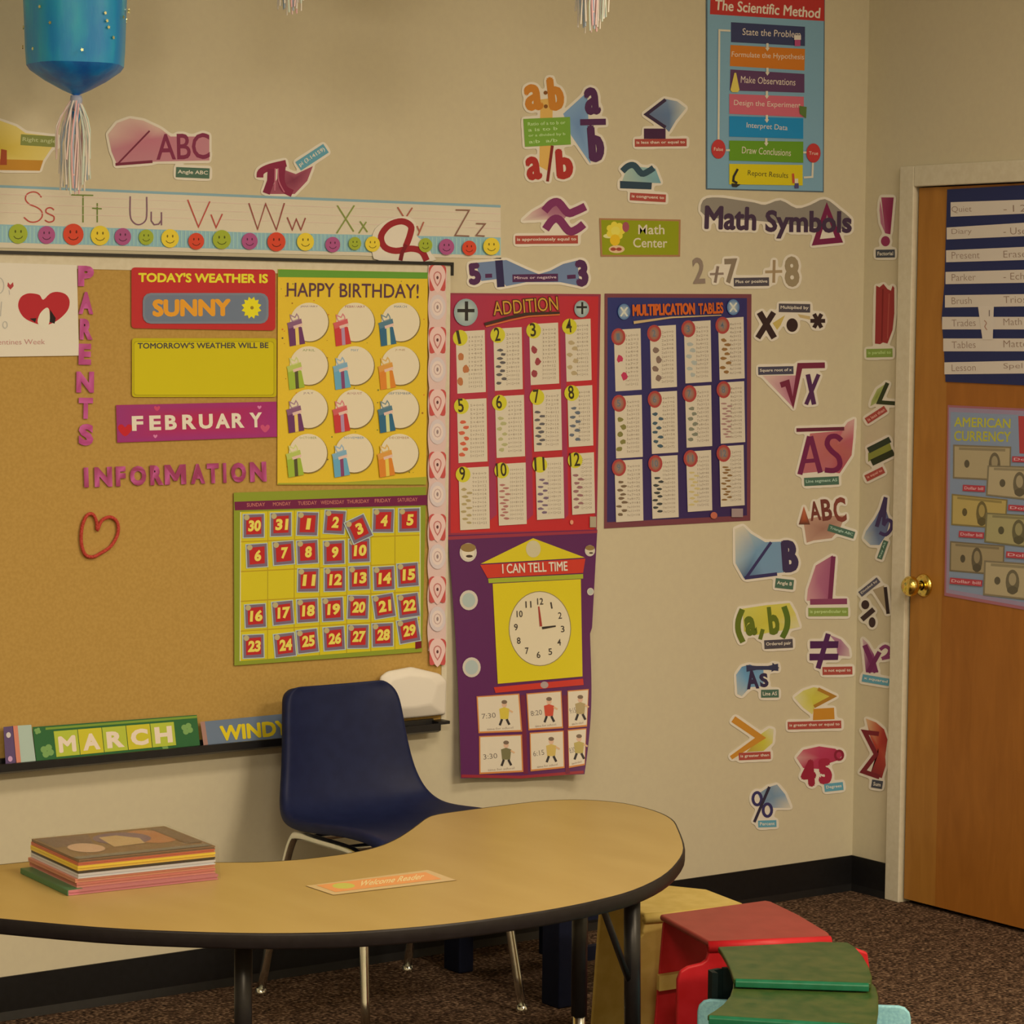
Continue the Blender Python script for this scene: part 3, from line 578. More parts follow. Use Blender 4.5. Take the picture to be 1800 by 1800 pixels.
k.stroke([(1297, 297), (1290, 310), (1289, 318), (1296, 322)], 4, (40, 34, 28)); k.poly([(1286, 322), (1302, 324), (1295, 329), (1287, 328)], (40, 34, 28)); k.poly([(1405, 186), (1418, 188), (1417, 208), (1406, 200)], (84, 100, 40)); k.stroke([(1394, 305), (1395, 322)], 4, (180, 70, 40)); k.poly(rect(1397, 314, 1403, 322), WHT); k.poly(rect(1397, 322, 1404, 331), (70, 60, 90)); c.build()
# Math Symbols banner
c = Card('banner_cutout', 'grey cloud-shaped Math Symbols banner with a maroon triangle', 'wall cut-out', back, None, WHT, None, grow=5)
k = c.part('shadow_print'); k.poly(smooth([(1236, 352), (1262, 347), (1300, 352), (1326, 356), (1345, 360), (1372, 352), (1400, 366), (1425, 360), (1450, 350), (1476, 368), (1497, 388), (1480, 402), (1420, 398), (1330, 388), (1240, 380)], 3), (134, 116, 92))
k = c.part('triangle'); k.stroke([(1453.5, 366), (1475, 422), (1434, 426)], 10, (112, 30, 54), True)
k = c.part('lettering'); k.text('Math', (1238, 403), (1329, 406), 42, (66, 44, 54), .035); k.text('Symbols', (1345, 419), (1497, 421), 50, (66, 44, 54), .035); c.build()
# plus or positive
c = symbol('tan plus-or-positive cut-out under the Math Symbols banner')
k = c.part('symbol'); k.text('2', (1219, 499), (1240, 498), 46, (134, 108, 84), .02); k.stroke([(1248, 482), (1272, 481)], 4, (134, 108, 84)); k.stroke([(1262, 468), (1257, 497)], 5, (124, 98, 76)); k.text('7', (1275, 499), (1298, 498), 44, (128, 104, 76), .04); k.stroke([(1345, 478), (1375, 477)], 5, (158, 126, 84)); k.stroke([(1361, 457), (1360, 497)], 5, (150, 118, 78)); k.text('8', (1380, 505), (1406, 504), 54, (144, 118, 80), .05)
k = c.part('caption'); caption(k, 1290, 503.5, 1352, 502.5, 15, 'Plus or positive', CD); c.build()
# multiplied by
c = symbol('dark multiplied-by cut-out with cross, dot and star beside the times table poster')
k = c.part('swoosh'); k.poly([(1358, 568), (1380, 554), (1372, 572), (1366, 580)], (184, 148, 70)); k.poly([(1402, 552), (1424, 556), (1424, 562), (1406, 558)], (184, 148, 90))
k = c.part('symbol'); DK = (54, 34, 28); k.stroke([(1335, 549), (1361, 594)], 11, DK); k.stroke([(1360, 549), (1332, 594)], 10, DK); k.poly(disc(1392.5, 571.5, 10, 12), DK)
for a in (0, 1.05, 2.1): k.stroke([(1437.5-13*math.cos(a), 564-14*math.sin(a)), (1437.5+13*math.cos(a), 564+14*math.sin(a))], 7, DK)
caption(c.part('caption'), 1369, 548.5, 1424, 549.5, 15, 'Multiplied by', CD); c.build()
# square root
c = symbol('pink square root of x cut-out, under the multiplied-by cut-out')
k = c.part('swoosh'); k.fan([(1340, 660), (1402, 660), (1396, 712), (1392, 714)], (172, 104, 104), [(200, 160, 130), (176, 112, 108), (140, 64, 84), (176, 110, 110)])
k = c.part('symbol'); k.stroke([(1372, 677), (1384, 673), (1394, 708), (1406, 643), (1450, 642)], 10, MAR); k.stroke([(1420, 658), (1431, 711)], 8, PUR); k.stroke([(1439, 658), (1417, 711)], 7, PUR)
caption(c.part('caption'), 1333, 659, 1395, 657.5, 14, 'Square root of x', (70, 62, 66)); c.build()
# segment AS
c = symbol('pink line segment AS cut-out with a bar over the letters')
k = c.part('swoosh'); k.fan([(1424, 762), (1480, 757), (1490, 742), (1502, 736), (1500, 770), (1497, 800), (1476, 832), (1452, 828), (1410, 832)], (170, 84, 70), [(176, 96, 84), (174, 84, 84), (190, 130, 112), (192, 140, 118), (170, 78, 80), (166, 84, 70), (160, 66, 70), (170, 90, 84), (170, 90, 84)])
k = c.part('symbol'); k.stroke([(1400, 756), (1484, 753.5)], 6.5, (96, 34, 44)); k.stroke([(1423, 767), (1406, 834)], 9, (108, 34, 58)); k.stroke([(1425, 767), (1442, 831)], 9, (108, 34, 58)); k.stroke([(1413, 811), (1436, 809)], 7, (108, 34, 58))
k.stroke(smooth([(1479, 774), (1470, 767), (1458, 769), (1454, 781), (1462, 793), (1474, 804), (1476, 819), (1466, 827), (1450, 826)], 3, False), 9, (108, 30, 56))
caption(c.part('caption'), 1414, 854.5, 1475, 851.5, 14.5, 'Line segment AS', CG, (164, 172, 136)); c.build()
# triangle ABC
c = symbol('brown triangle ABC cut-out with streaked letters, above the pink perpendicular cut-out')
k = c.part('swoosh'); k.fan([(1412, 914), (1440, 908), (1486, 906), (1476, 930), (1462, 946), (1430, 950), (1418, 954)], (150, 100, 74), (172, 124, 92))
k = c.part('symbol'); k.fan([(1413, 890), (1424, 922), (1404, 922)], (164, 76, 40), [(176, 92, 56), (84, 50, 34), (84, 50, 34)]); BW = (110, 52, 38); k.text('A', (1425, 916), (1444, 914), 34, BW, .03); k.text('B', (1446, 916), (1464, 914), 38, BW, .03); k.text('C', (1467, 919), (1489, 917), 44, (122, 56, 40), .03)
caption(c.part('caption'), 1454, 933, 1500, 947, 12.5, 'Triangle ABC', CG, (164, 172, 136)); c.build()
# angle B
c = symbol('blue angle B cut-out, topmost of the left column by the corner')
k = c.part('swoosh'); k.fan([(1292, 930), (1306, 924), (1320, 938), (1345, 953), (1378, 952), (1378, 1006), (1345, 1010), (1308, 1017), (1293, 990)], (108, 130, 136), [(196, 172, 132), (194, 170, 130), (150, 152, 136), (116, 134, 138), (112, 130, 136), (112, 130, 136), (112, 130, 136), (72, 84, 98), (150, 152, 138)])
k = c.part('symbol'); k.stroke([(1355.5, 953), (1312, 1015)], 5, NAV); k.stroke([(1309, 1016), (1366, 1009)], 6, NAV); k.text('B', (1376, 1007), (1405, 1005), 57, (60, 44, 62), .06)
caption(c.part('caption'), 1362, 1033, 1394, 1036.5, 17, 'Angle B', CG); c.build()
# perpendicular
c = symbol('pink perpendicular cut-out shaped like an L with a green strip')
k = c.part('swoosh'); k.fan([(1418, 1056), (1420, 1036), (1434, 994), (1464, 976), (1459, 1056)], (160, 88, 96), [(190, 130, 116), (184, 124, 112), (170, 100, 100), (150, 76, 88), (150, 76, 90)])
k = c.part('symbol'); k.stroke([(1465, 978), (1459, 1056)], 8, (112, 40, 60)); k.stroke([(1424, 1058), (1489, 1057)], 10, (128, 56, 72))
caption(c.part('caption'), 1421, 1083.5, 1491, 1083, 15, 'is perpendicular to', CO, (182, 184, 110)); c.build()
# ordered pair
c = symbol('green and yellow ordered pair cut-out reading (a, b)')
k = c.part('swoosh'); k.fan([(1305, 1070), (1345, 1064), (1388, 1060), (1398, 1078), (1406, 1102), (1386, 1106), (1330, 1116), (1308, 1110)], (190, 166, 50), [(190, 170, 70), (194, 170, 60), (196, 172, 70), (196, 170, 80), (202, 178, 120), (196, 172, 80), (190, 170, 60), (180, 160, 60)])
k = c.part('symbol'); GL = (92, 96, 26); k.stroke(smooth([(1305, 1071), (1298, 1090), (1298, 1110), (1306, 1129)], 3, False), 10, GL); k.text('a', (1312, 1119), (1332, 1116), 35, GL, .05); k.stroke([(1341, 1106), (1336, 1124)], 7, GL); k.text('b', (1353, 1117), (1372, 1115), 50, GL, .05); k.stroke(smooth([(1378, 1066), (1384, 1085), (1383, 1104), (1375, 1121)], 3, False), 10, (84, 96, 28))
caption(c.part('caption'), 1344, 1141, 1394, 1138.5, 15.5, 'Ordered pair', CD); c.build()
# not equal
c = symbol('purple not-equal cut-out with two bars and a slash, beside the x squared cut-out')
k = c.part('swoosh'); k.fan([(1458, 1116), (1478, 1124), (1492, 1140), (1494, 1154), (1472, 1152), (1470, 1130)], (150, 92, 100), [(160, 110, 112), (160, 106, 110), (180, 136, 120), (190, 150, 124), (150, 90, 100), (150, 90, 100)])
k = c.part('symbol'); k.poly([(1424, 1127), (1474, 1127), (1473, 1139), (1424, 1140)], (74, 32, 60)); k.poly([(1423, 1149), (1474, 1149), (1473, 1160), (1423, 1161)], (74, 32, 60)); k.stroke([(1456, 1114), (1438, 1175)], 9, (78, 34, 64))
caption(c.part('caption'), 1446, 1186.5, 1498.5, 1185.5, 14, 'is not equal to', CR); c.build()
# line AS
c = symbol('blue line AS cut-out with a double arrow, below the ordered pair cut-out')
k = c.part('swoosh'); k.fan([(1294, 1186), (1304, 1172), (1318, 1168), (1342, 1178), (1342, 1206), (1318, 1208), (1304, 1224), (1296, 1220)], (100, 136, 146), [(130, 146, 146), (96, 128, 140), (90, 110, 120), (110, 134, 142), (130, 140, 140), (100, 130, 140), (170, 160, 136), (160, 156, 136)])
k = c.part('symbol'); k.stroke([(1312, 1175), (1330, 1174), (1350, 1174), (1368, 1173)], [12, 7, 7, 13], (54, 52, 66)); k.poly([(1358, 1165), (1370, 1174), (1356, 1181)], (54, 50, 62)); k.text('A', (1313, 1212), (1335, 1210), 34, (54, 40, 56), .05); k.text('S', (1337, 1209), (1352, 1207), 25, (54, 40, 56), .05)
caption(c.part('caption'), 1338, 1226.5, 1369, 1226, 14, 'Line AS', CG); c.build()
# greater or equal
c = symbol('yellow greater-than-or-equal cut-out with an orange block and red strip')
k = c.part('swoosh'); k.fan([(1396, 1226), (1412, 1214), (1430, 1208), (1442, 1210), (1464, 1223), (1432, 1242), (1428, 1256), (1412, 1244)], (186, 164, 54), [(200, 178, 120), (192, 170, 80), (190, 168, 70), (180, 150, 60), (190, 160, 60), (184, 160, 50), (196, 170, 90), (196, 172, 90)])
k = c.part('symbol'); k.stroke([(1438, 1211), (1465, 1224), (1431, 1242)], 6, (160, 104, 32)); k.poly([(1430, 1246), (1466, 1244), (1467, 1264), (1429, 1266)], (184, 116, 32))
caption(c.part('caption'), 1385, 1282.5, 1479, 1280, 13.5, 'is greater than or equal to', CR); c.build()
# greater
c = symbol('orange greater-than cut-out with a yellow tail, above the percent cut-out')
k = c.part('swoosh'); k.fan([(1338, 1290), (1352, 1280), (1360, 1282), (1358, 1306), (1342, 1320), (1312, 1322), (1330, 1304)], (186, 164, 46), [(190, 168, 60), (196, 174, 110), (198, 176, 124), (194, 170, 80), (184, 160, 56), (170, 130, 50), (180, 140, 50)])
k = c.part('symbol'); k.stroke([(1289, 1264), (1337, 1297), (1285, 1332)], [12, 11, 7], (186, 118, 36))
caption(c.part('caption'), 1299, 1336.5, 1355, 1334, 13, 'is greater than', CR); c.build()
# degrees
c = symbol('red 45 degrees cut-out with a teal strip, lowest on the right before the corner')
k = c.part('swoosh'); k.fan([(1400, 1332), (1412, 1318), (1440, 1312), (1468, 1316), (1482, 1326), (1474, 1336), (1456, 1342), (1444, 1352), (1412, 1350)], (166, 48, 64), [(190, 130, 110), (178, 80, 80), (170, 56, 70), (164, 46, 62), (160, 44, 60), (158, 42, 58), (158, 44, 58), (160, 44, 60), (164, 50, 64)])
k = c.part('symbol'); k.text('4', (1409, 1384), (1436, 1382), 48, (140, 30, 42), .07); k.text('5', (1440, 1380), (1464, 1378), 46, (150, 34, 48), .08); k.stroke(disc(1475, 1327.5, 7, 8, 16), 4, (128, 30, 40), True)
caption(c.part('caption'), 1450, 1392, 1483, 1388.5, 14, 'Degrees', CT); c.build()
# percent
c = symbol('blue percent cut-out with a teal strip, lowest of all above the baseboard')
k = c.part('swoosh'); k.fan([(1332, 1396), (1350, 1384), (1366, 1379), (1380, 1396), (1390, 1420), (1360, 1420), (1340, 1412)], (110, 122, 124), [(130, 134, 130), (112, 124, 126), (140, 140, 130), (124, 136, 136), (196, 172, 134), (140, 140, 134), (110, 120, 126)])
k = c.part('symbol'); k.stroke(disc(1331, 1404, 7.5, 11, 18), 5, NAV, True); k.stroke(disc(1349, 1424, 7.5, 11, 18), 5, NAV, True); k.stroke([(1352.5, 1383), (1326, 1445)], 5, (50, 40, 48))
caption(c.part('caption'), 1333, 1454.5, 1365, 1453.5, 12, 'Percent', CT); c.build()

# ------------------------------------------------------------------ cut-outs on the wall beside the door
c = symbol('magenta factorial cut-out shaped like an exclamation mark, highest beside the door', side)
k = c.part('symbol'); k.fan([(1549, 347), (1571, 347), (1565, 412), (1556, 410)], (134, 38, 62), [(150, 60, 76), (124, 34, 58), (130, 36, 60), (150, 64, 80)]); k.poly([(1547, 352), (1551, 372), (1556, 410), (1548, 392), (1546, 370)], (172, 100, 104)); k.poly(disc(1556.5, 424, 8, 9), (136, 44, 66))
caption(c.part('caption'), 1539.5, 453, 1573, 452.5, 14, 'Factorial', (66, 62, 60)); c.build()
c = symbol('red parallel cut-out of ragged brush bars with a green strip, beside the door', side)
k = c.part('symbol'); k.poly([(1540, 502), (1546, 505), (1553, 499), (1560, 508), (1566, 511), (1569, 502), (1572, 506), (1572, 551), (1569, 580), (1560, 604), (1552, 602), (1547, 605), (1538, 604)], (142, 44, 38)); k.stroke([(1552, 508), (1550, 600)], 2.5, (116, 30, 28)); k.stroke([(1563, 516), (1560, 595)], 2, (160, 66, 52))
caption(c.part('caption'), 1523, 628.5, 1569, 627.5, 15, 'is parallel to', (124, 134, 54), (172, 178, 100)); c.build()
c = symbol('green less-than cut-out with a tilted red strip, beside the door', side)
k = c.part('swoosh'); k.fan([(1558, 674), (1542, 684), (1532, 704), (1530, 714), (1545, 706)], (124, 124, 46), (160, 152, 84)); k = c.part('symbol'); k.stroke([(1560, 673), (1545, 707), (1573, 709)], 7, (48, 50, 24))
caption(c.part('caption'), 1526, 745, 1560, 723, 11.5, 'is less than', CR, (210, 150, 120)); c.build()
c = symbol('dark green equals cut-out of two slanting bars, beside the door', side)
k = c.part('swoosh'); k.poly([(1526, 796), (1564, 778), (1568, 792), (1532, 808), (1526, 812)], (128, 122, 46)); k = c.part('symbol'); k.stroke([(1526, 792), (1564.5, 772.5)], 10.5, (46, 52, 32)); k.stroke([(1532, 813.5), (1571, 795)], 11.5, (46, 48, 24))
caption(c.part('caption'), 1524.5, 846.5, 1556, 831, 12, 'is equal to', CR, (210, 150, 120)); c.build()
c = symbol('blue and purple ray AS cut-out lying on its side, beside the door', side)
k = c.part('swoosh'); k.fan([(1553, 884), (1538, 912), (1522, 934), (1518, 946), (1530, 958), (1546, 958), (1558, 940), (1564, 916)], (92, 96, 108), [(90, 84, 100), (100, 104, 116), (150, 146, 136), (176, 164, 138), (150, 148, 138), (104, 110, 118), (92, 92, 106), (90, 86, 102)])
k = c.part('symbol'); k.stroke([(1557, 874), (1541, 926)], 7, (62, 44, 66)); k.stroke([(1557, 876), (1553, 922)], 6, (62, 44, 66)); k.stroke([(1546, 908), (1555, 906)], 4, (62, 44, 66)); k.stroke(smooth([(1553, 924), (1560, 914), (1567, 918), (1566, 930), (1557, 940), (1546, 936)], 3, False), 6, (66, 46, 72))
caption(c.part('caption'), 1550, 984, 1561.5, 952, 9, 'Ray AS', CG, (164, 172, 136)); c.build()
c = symbol('divided-by cut-out with a tan wedge and a black slash, level with the door knob', side)
k = c.part('swoosh'); k.poly([(1534, 1037), (1554, 1029), (1560, 1078)], (160, 132, 92)); k = c.part('symbol'); k.poly(disc(1521, 1063, 7, 8), (60, 40, 34)); k.stroke([(1515, 1089), (1536, 1071)], 9, (60, 40, 34)); k.poly(disc(1533, 1094, 6, 9), (60, 40, 34)); k.stroke([(1556, 1032), (1561, 1079)], 6, (48, 32, 26))
caption(c.part('caption'), 1515, 1049, 1547.5, 1023, 10.5, 'Divided by', (84, 74, 74)); c.build()
c = symbol('purple x squared cut-out with a teal strip, beside the door', side)
k = c.part('swoosh'); k.fan([(1516, 1122), (1526, 1132), (1536, 1150), (1544, 1182), (1522, 1182)], (130, 60, 84), [(190, 150, 130), (170, 116, 110), (130, 60, 84), (110, 40, 70), (124, 56, 80)])
k = c.part('symbol'); k.stroke([(1520, 1134), (1540, 1182)], 9, (112, 40, 70)); k.stroke([(1546, 1146), (1526, 1182)], 8, (106, 38, 66)); k.stroke(smooth([(1547, 1142), (1556, 1136), (1564, 1142), (1560, 1152), (1550, 1158)], 3, False), 6, (126, 52, 80)); k.stroke([(1550, 1158), (1566, 1155)], 5, (126, 52, 80))
caption(c.part('caption'), 1514.5, 1198, 1562, 1206, 13, 'x squared', CT); c.build()
c = symbol('red sum cut-out like a zigzag ribbon, lowest beside the door', side)
k = c.part('swoosh'); k.fan([(1522, 1263), (1540, 1270), (1554, 1282), (1560, 1300), (1556, 1330), (1557, 1345), (1550, 1368), (1530, 1360), (1544, 1326), (1530, 1296)], (160, 54, 34), [(200, 150, 96), (176, 92, 56), (150, 44, 34), (146, 40, 32), (166, 70, 44), (160, 60, 40), (130, 38, 32), (120, 34, 36), (150, 44, 34), (170, 60, 40)])
k = c.part('symbol'); k.stroke([(1545, 1290), (1520, 1287), (1540, 1326), (1517, 1356), (1546, 1366)], 8, (112, 30, 32))
caption(c.part('caption'), 1531, 1384, 1550, 1387, 14, 'Sum', (66, 62, 60)); c.build()

# ------------------------------------------------------------------ on the door
Q = [(1665, 333), (1990, 316), (1990, 684), (1661, 671)]
c = Card('pocket_chart', 'navy blue pocket chart with name strips hanging on the door', 'pocket chart', leaf, [(1665, 333), (1990, 314), (1990, 686), (1662, 671), (1659, 610), (1655, 560), (1660, 500)], (38, 40, 66), None, .003)
c.build()
NM = [('Quiet', '- I 2'), ('Diary', '- Use'), ('Present', 'Erase'), ('Parker', '- Echoes'), ('Brush', 'Trios'), ('Trades', 'Math'), ('Tables', 'Matters'), ('Lesson', 'Spelling')]
LY = [(355.5, 381, 351, 375.5), (400, 421, 391.5, 415), (440, 461, 434, 457), (478, 499.5, 474, 497), (519, 540.5, 517, 538.5), (557, 579, 557, 579), (595, 617.5, 595, 617.5), (637, 658, 634, 656.5)]
LX = [1671, 1664, 1663, 1662, 1661, 1656, 1658, 1660]
PLC = ['topmost', 'second from the top', 'third from the top', 'fourth from the top', 'fourth from the bottom', 'third from the bottom', 'second from the bottom', 'lowest']
for (a, b), (t0, b0, t1, b1), x0, pl_ in zip(NM, LY, LX, PLC):
    f = lambda x, s: (x, (t0+(t1-t0)*(x-x0)/(1800-x0)) if s == 0 else (b0+(b1-b0)*(x-x0)/(1800-x0)))
    c = Card('sentence_strip', 'cream handwritten strip, %s in the navy pocket chart' % pl_, 'paper strip', leaf, [f(x0, 0), f(1985, 0), f(1985, 1), f(x0, 1)], (198, 172, 140), 'strips in the pocket chart', .0008, .0036)
    k = c.part('handwriting'); y = f(1700, 1)[1]-5
    k.text(a, (1673, y), (1673+7*len(a), y-1), 12, (140, 108, 84), -.012); k.text(b, (1764, y-2), (1764+8*len(b), y-3), 12, (136, 104, 80), -.012); c.build()
c = Card('paper_strip', 'narrow upright cream card standing in the middle of the navy pocket chart', 'paper strip', leaf, [(1719, 538), (1747, 538), (1745, 597), (1727, 597)], (200, 174, 142), None, .0008, .0048)
k = c.part('handwriting'); k.stroke([(1739, 545), (1739, 556)], 1.6, (110, 90, 80)); k.stroke(smooth([(1730, 563), (1734, 568), (1731, 574), (1735, 580)], 3, False), 1.5, (160, 110, 84)); c.build()
# American currency
Q = [(1666, 712), (1990, 727), (1990, 1106), (1660, 1047)]
c = Card('currency_poster', 'American Currency poster of banknotes hanging on the door', 'poster', leaf, Q, (150, 84, 84), None, mat=GLOSS)
c.base.poly([(1668, 716), (1990, 731), (1990, 1100), (1663, 1042)], (142, 116, 122)); c.base.poly([(1671, 724), (1990, 738), (1990, 1092), (1668, 1036)], (124, 128, 132))
k = c.part('title'); k.text('AMERICAN', (1677, 750), (1776, 753), 17, (176, 160, 40), .02); k.text('CURRENCY', (1677, 775), (1777, 777), 18, (170, 154, 44), .02)
k = c.part('side_panel'); k.poly([(1790, 731), (1985, 739), (1985, 806), (1792, 797)], (166, 50, 46))
BL_ = [([(1675.5, 781.5), (1777.5, 785), (1776, 846), (1675, 841)], (164, 138, 94), .72), ([(1670, 951), (1766, 959), (1764, 1012), (1669, 1004)], (150, 124, 82), .5), ([(1673, 868), (1771, 878), (1768, 930), (1672, 923)], (172, 140, 72), .55), ([(1736, 818), (1850, 821), (1850, 884), (1733, 871)], (168, 142, 98), .5), ([(1733, 901), (1850, 908), (1850, 968), (1730, 953)], (156, 136, 84), .5), ([(1730, 985), (1850, 993), (1850, 1060), (1728, 1046)], (166, 140, 96), .42)]
for q, col, fx in BL_:
    k = c.part('banknote_print'); k.poly(q, tuple(int(v*.72) for v in col)); k.poly(sub(q, .025, .05, .975, .95), col); dk = tuple(int(v*.5) for v in col)
    k.poly(sub(q, .1, .07, .9, .15), tuple(int(v*.8) for v in col)); x, y = quadpt(q, fx, .55); w_ = (q[1][0]-q[0][0])*.1; k.poly(disc(x, y, w_, 22), tuple(int(v*.6) for v in col)); k.poly(disc(x, y-5, w_*.55, 11), tuple(int(v*.92) for v in col)); k.poly(disc(x, y+14, w_*.8, 7), dk)
    x, y = quadpt(q, .24 if fx > .45 else .2, .55); k.poly(disc(x, y, w_*.45, 7), dk)
for x0, y0, x1, y1, h in ((1692, 863, 1731, 865, 11), (1779, 812, 1850, 814, 10), (1772, 897, 1850, 902, 10), (1685, 944, 1729, 947, 11), (1768, 980, 1850, 986, 11), (1669, 1026, 1726, 1031, 11)):
    k = c.part('caption'); caption(k, x0, y0, x1, y1, h, 'Dollar bill', (166, 50, 54), (206, 150, 136))
c.build()
# ------------------------------------------------------------------ addition and times table posters
def table_poster(c, panels, badge, num, op, sums, seed):
    rn = random.Random(seed)
    for i, (x0, y0, x1, y1, pcs) in enumerate(panels):
        n = i+1; k = c.part('number_panel'); k.poly([(x0, y0), (x1, y0-3), (x1+2, y1-3), (x0+3, y1)], (198, 172, 134))
        for r in range(13):
            y = y0+12+r*(y1-y0-18)/12.6
            for q in range(1): k.text('%d%s%d=%d' % (n, op, r, sums(n, r)), (x0+(x1-x0)*.46, y), (x1-4, y-1), 4.2, (132, 108, 82), 0, 1)
        for q in range(pcs[1]):
            yy = y0+34+(y1-y0-44)*(q+.5)/pcs[1]; xx = x0+10+(7 if q % 2 else 0)+rn.uniform(-2, 2); h = min(9, (y1-y0-50)/pcs[1]*.5)
            P = [(xx+rn.uniform(.6, 1)*6.5*math.cos(a), yy+rn.uniform(.6, 1)*h*math.sin(a)) for a in np.arange(0, 6.2, .7)]; k.poly(P, pcs[0])
        b = k.kid('number_badge'); badge(b, x0, y0, n)
# addition
Q = [(787, 515), (1056, 517), (1049, 936), (787, 943)]
c = Card('addition_poster', 'red addition table poster with twelve number panels', 'poster', back, Q, (136, 40, 52), None, .0014, .0022, GLOSS)
c.base.fan([(792, 519), (1052, 521), (1045, 931), (792, 937)], (164, 34, 38), [(150, 36, 58), (176, 32, 36), (176, 32, 32), (178, 34, 34)])
for x0, x1 in ((855, 868), (920, 932), (984, 994)): c.base.poly([(x0, 575), (x1, 572), (x1+5, 905), (x0+6, 915)], (146, 40, 62))
PN = [(801, 583, 852, 692, ((170, 96, 50), 3)), (867, 578, 917, 687, ((84, 74, 66), 9)), (930, 570, 981, 677, ((140, 50, 50), 3)), (993, 563, 1038, 671, ((168, 138, 92), 6)),
      (803, 703, 855, 814, ((190, 80, 50), 7)), (870, 697, 921, 805, ((164, 148, 92), 7)), (936, 687, 986, 794, ((88, 78, 70), 9)), (997, 680, 1041, 786, ((92, 92, 90), 8)),
      (806, 823, 859, 932, ((160, 132, 80), 10)), (874, 816, 924, 924, ((160, 96, 80), 12)), (941, 806, 990, 914, ((110, 84, 90), 10)), (1003, 798, 1044, 905, ((140, 90, 80), 9))]
def yb(b, x, y, n): b.poly(disc(x+8, y+11, 13, 14), (190, 168, 34)); w_ = 5 if n < 10 else 9; b.text(str(n), (x+8-w_-(1 if n == 1 else 0)+3*(n == 1), y+22), (x+8+w_-3*(n == 1), y+21), 24, (48, 36, 18), .015)
table_poster(c, PN, yb, None, '+', lambda a, b: a+b, 3)
k = c.part('title'); k.text('ADDITION', (867, 556), (983, 546), 27, (60, 36, 20), .035); k.text('ADDITION', (868, 554.5), (981.5, 545), 24, (190, 130, 40), .0); k.stroke([(852, 570), (895, 558), (925, 552), (984, 550)], 5, (52, 32, 24)); k.stroke([(854, 574), (897, 563), (930, 556), (984, 553)], 2.5, (190, 90, 40))
for x, y, rx, ry in ((819, 549, 21, 24), (1022.5, 543, 13, 15)):
    k = c.part('plus_disc'); k.fan(disc(x, y, rx, ry, 24), (176, 170, 140), (130, 136, 122)); k.stroke([(x-rx*.72, y-3), (x+rx*.72, y-3)], rx*.28, (26, 22, 22)); k.stroke([(x+1, y-ry*.8), (x+1, y+ry*.62)], rx*.28, (26, 22, 22))
k = c.part('emblem'); k.poly(rect(1037, 908, 1048, 927), (160, 136, 100)); k.poly(disc(1005, 918, 3, 4), (210, 130, 90)); c.build()
# times tables
Q = [(1063, 516), (1321, 517), (1319, 915), (1062, 929)]
c = Card('times_table_poster', 'dark blue multiplication tables poster with twelve number panels', 'poster', back, Q, (110, 52, 52), None, .0014, .0006, GLOSS)
c.base.fan([(1068, 523), (1313, 524), (1313, 906), (1067, 918)], (46, 32, 62), [(36, 42, 84), (44, 36, 74), (54, 32, 62), (50, 34, 70)])
PN = [(1079, 580, 1126, 688, ((176, 44, 66), 2)), (1142, 574, 1188, 683, ((120, 92, 72), 4)), (1202, 566, 1249, 674, ((160, 152, 128), 6)), (1262, 560, 1307, 668, ((136, 92, 44), 8)),
      (1080, 697, 1128, 806, ((120, 106, 50), 5)), (1143, 690, 1190, 798, ((62, 78, 78), 8)), (1204, 680, 1250, 787, ((120, 112, 84), 7)), (1264, 673, 1308, 780, ((156, 110, 92), 14)),
      (1080, 810, 1129, 918, ((110, 84, 56), 9)), (1144, 803, 1191, 912, ((60, 58, 48), 10)), (1206, 794, 1250, 900, ((190, 160, 96), 11)), (1264, 785, 1307, 891, ((128, 88, 42), 13))]
def rb(b, x, y, n): b.poly(disc(x+8, y+12, 12.5, 15), (158, 56, 46)); b.fan(disc(x+8, y+12, 8.5, 11), (128, 112, 92), (148, 84, 56)); b.text(str(n), (x+5-2*(n > 9), y+18), (x+11+2*(n > 9), y+17.5), 12, (96, 96, 92), .01)
table_poster(c, PN, rb, None, 'x', lambda a, b: a*b, 5)
k = c.part('title'); k.text('MULTIPLICATION', (1112, 556), (1222, 553), 21, (188, 80, 24), .04); k.text('TABLES', (1228, 553), (1272, 551), 20, (188, 80, 24), .04); k.stroke([(1114, 567), (1180, 558), (1268, 554)], [5, 3, 1.5], (184, 146, 92))
for x, y in ((1097, 548), (1289, 540)):
    k = c.part('times_disc'); k.fan(disc(x, y, 11, 14), (170, 164, 144), (70, 100, 124)); k.stroke([(x-6, y-8), (x+6, y+8)], 3, (196, 180, 150)); k.stroke([(x+6, y-8), (x-6, y+8)], 3, (196, 180, 150))
k = c.part('emblem'); k.poly(rect(1286, 894, 1306, 909), (150, 120, 104)); k.poly(disc(1255, 906, 6, 6), (180, 90, 60)); c.build()
# clock poster, its lower edge lifting off the wall
def clk(x, y, w=0):
    t = min(max((y-935)/430, 0), 1.05); s = (x-(787+23*t))/max(60, (263-46*t)); b = 2*s-1
    return hit(x, y, 1, -(w+.004+.022*t*t+.030*t*b*b*(1.0 if b > 0 else .6)))
def clkgrid(s, t):
    l = 787+23*t+4*math.sin(t*3.1); r = 1050-23*t-6*math.sin(t*6.2)*(t > .4)
    return (l+(r-l)*s, 941-10*s+t*(427-s*(-4))-0*s-t*s*1.0)
c = Card('clock_poster', 'purple I Can Tell Time poster with a yellow clock house, curling off the wall', 'poster', clk, (clkgrid, 24, 40), (84, 26, 64), None, .001, .0006, GLOSS); c.fine = 11
k = c.part('top_margin'); k.poly([(788, 943), (1050, 932), (1050, 937), (788, 949)], (140, 40, 50)); k = c.part('bottom_margin'); k.stroke([(811, 1364), (915, 1366), (1026, 1357)], 5, (140, 34, 38))
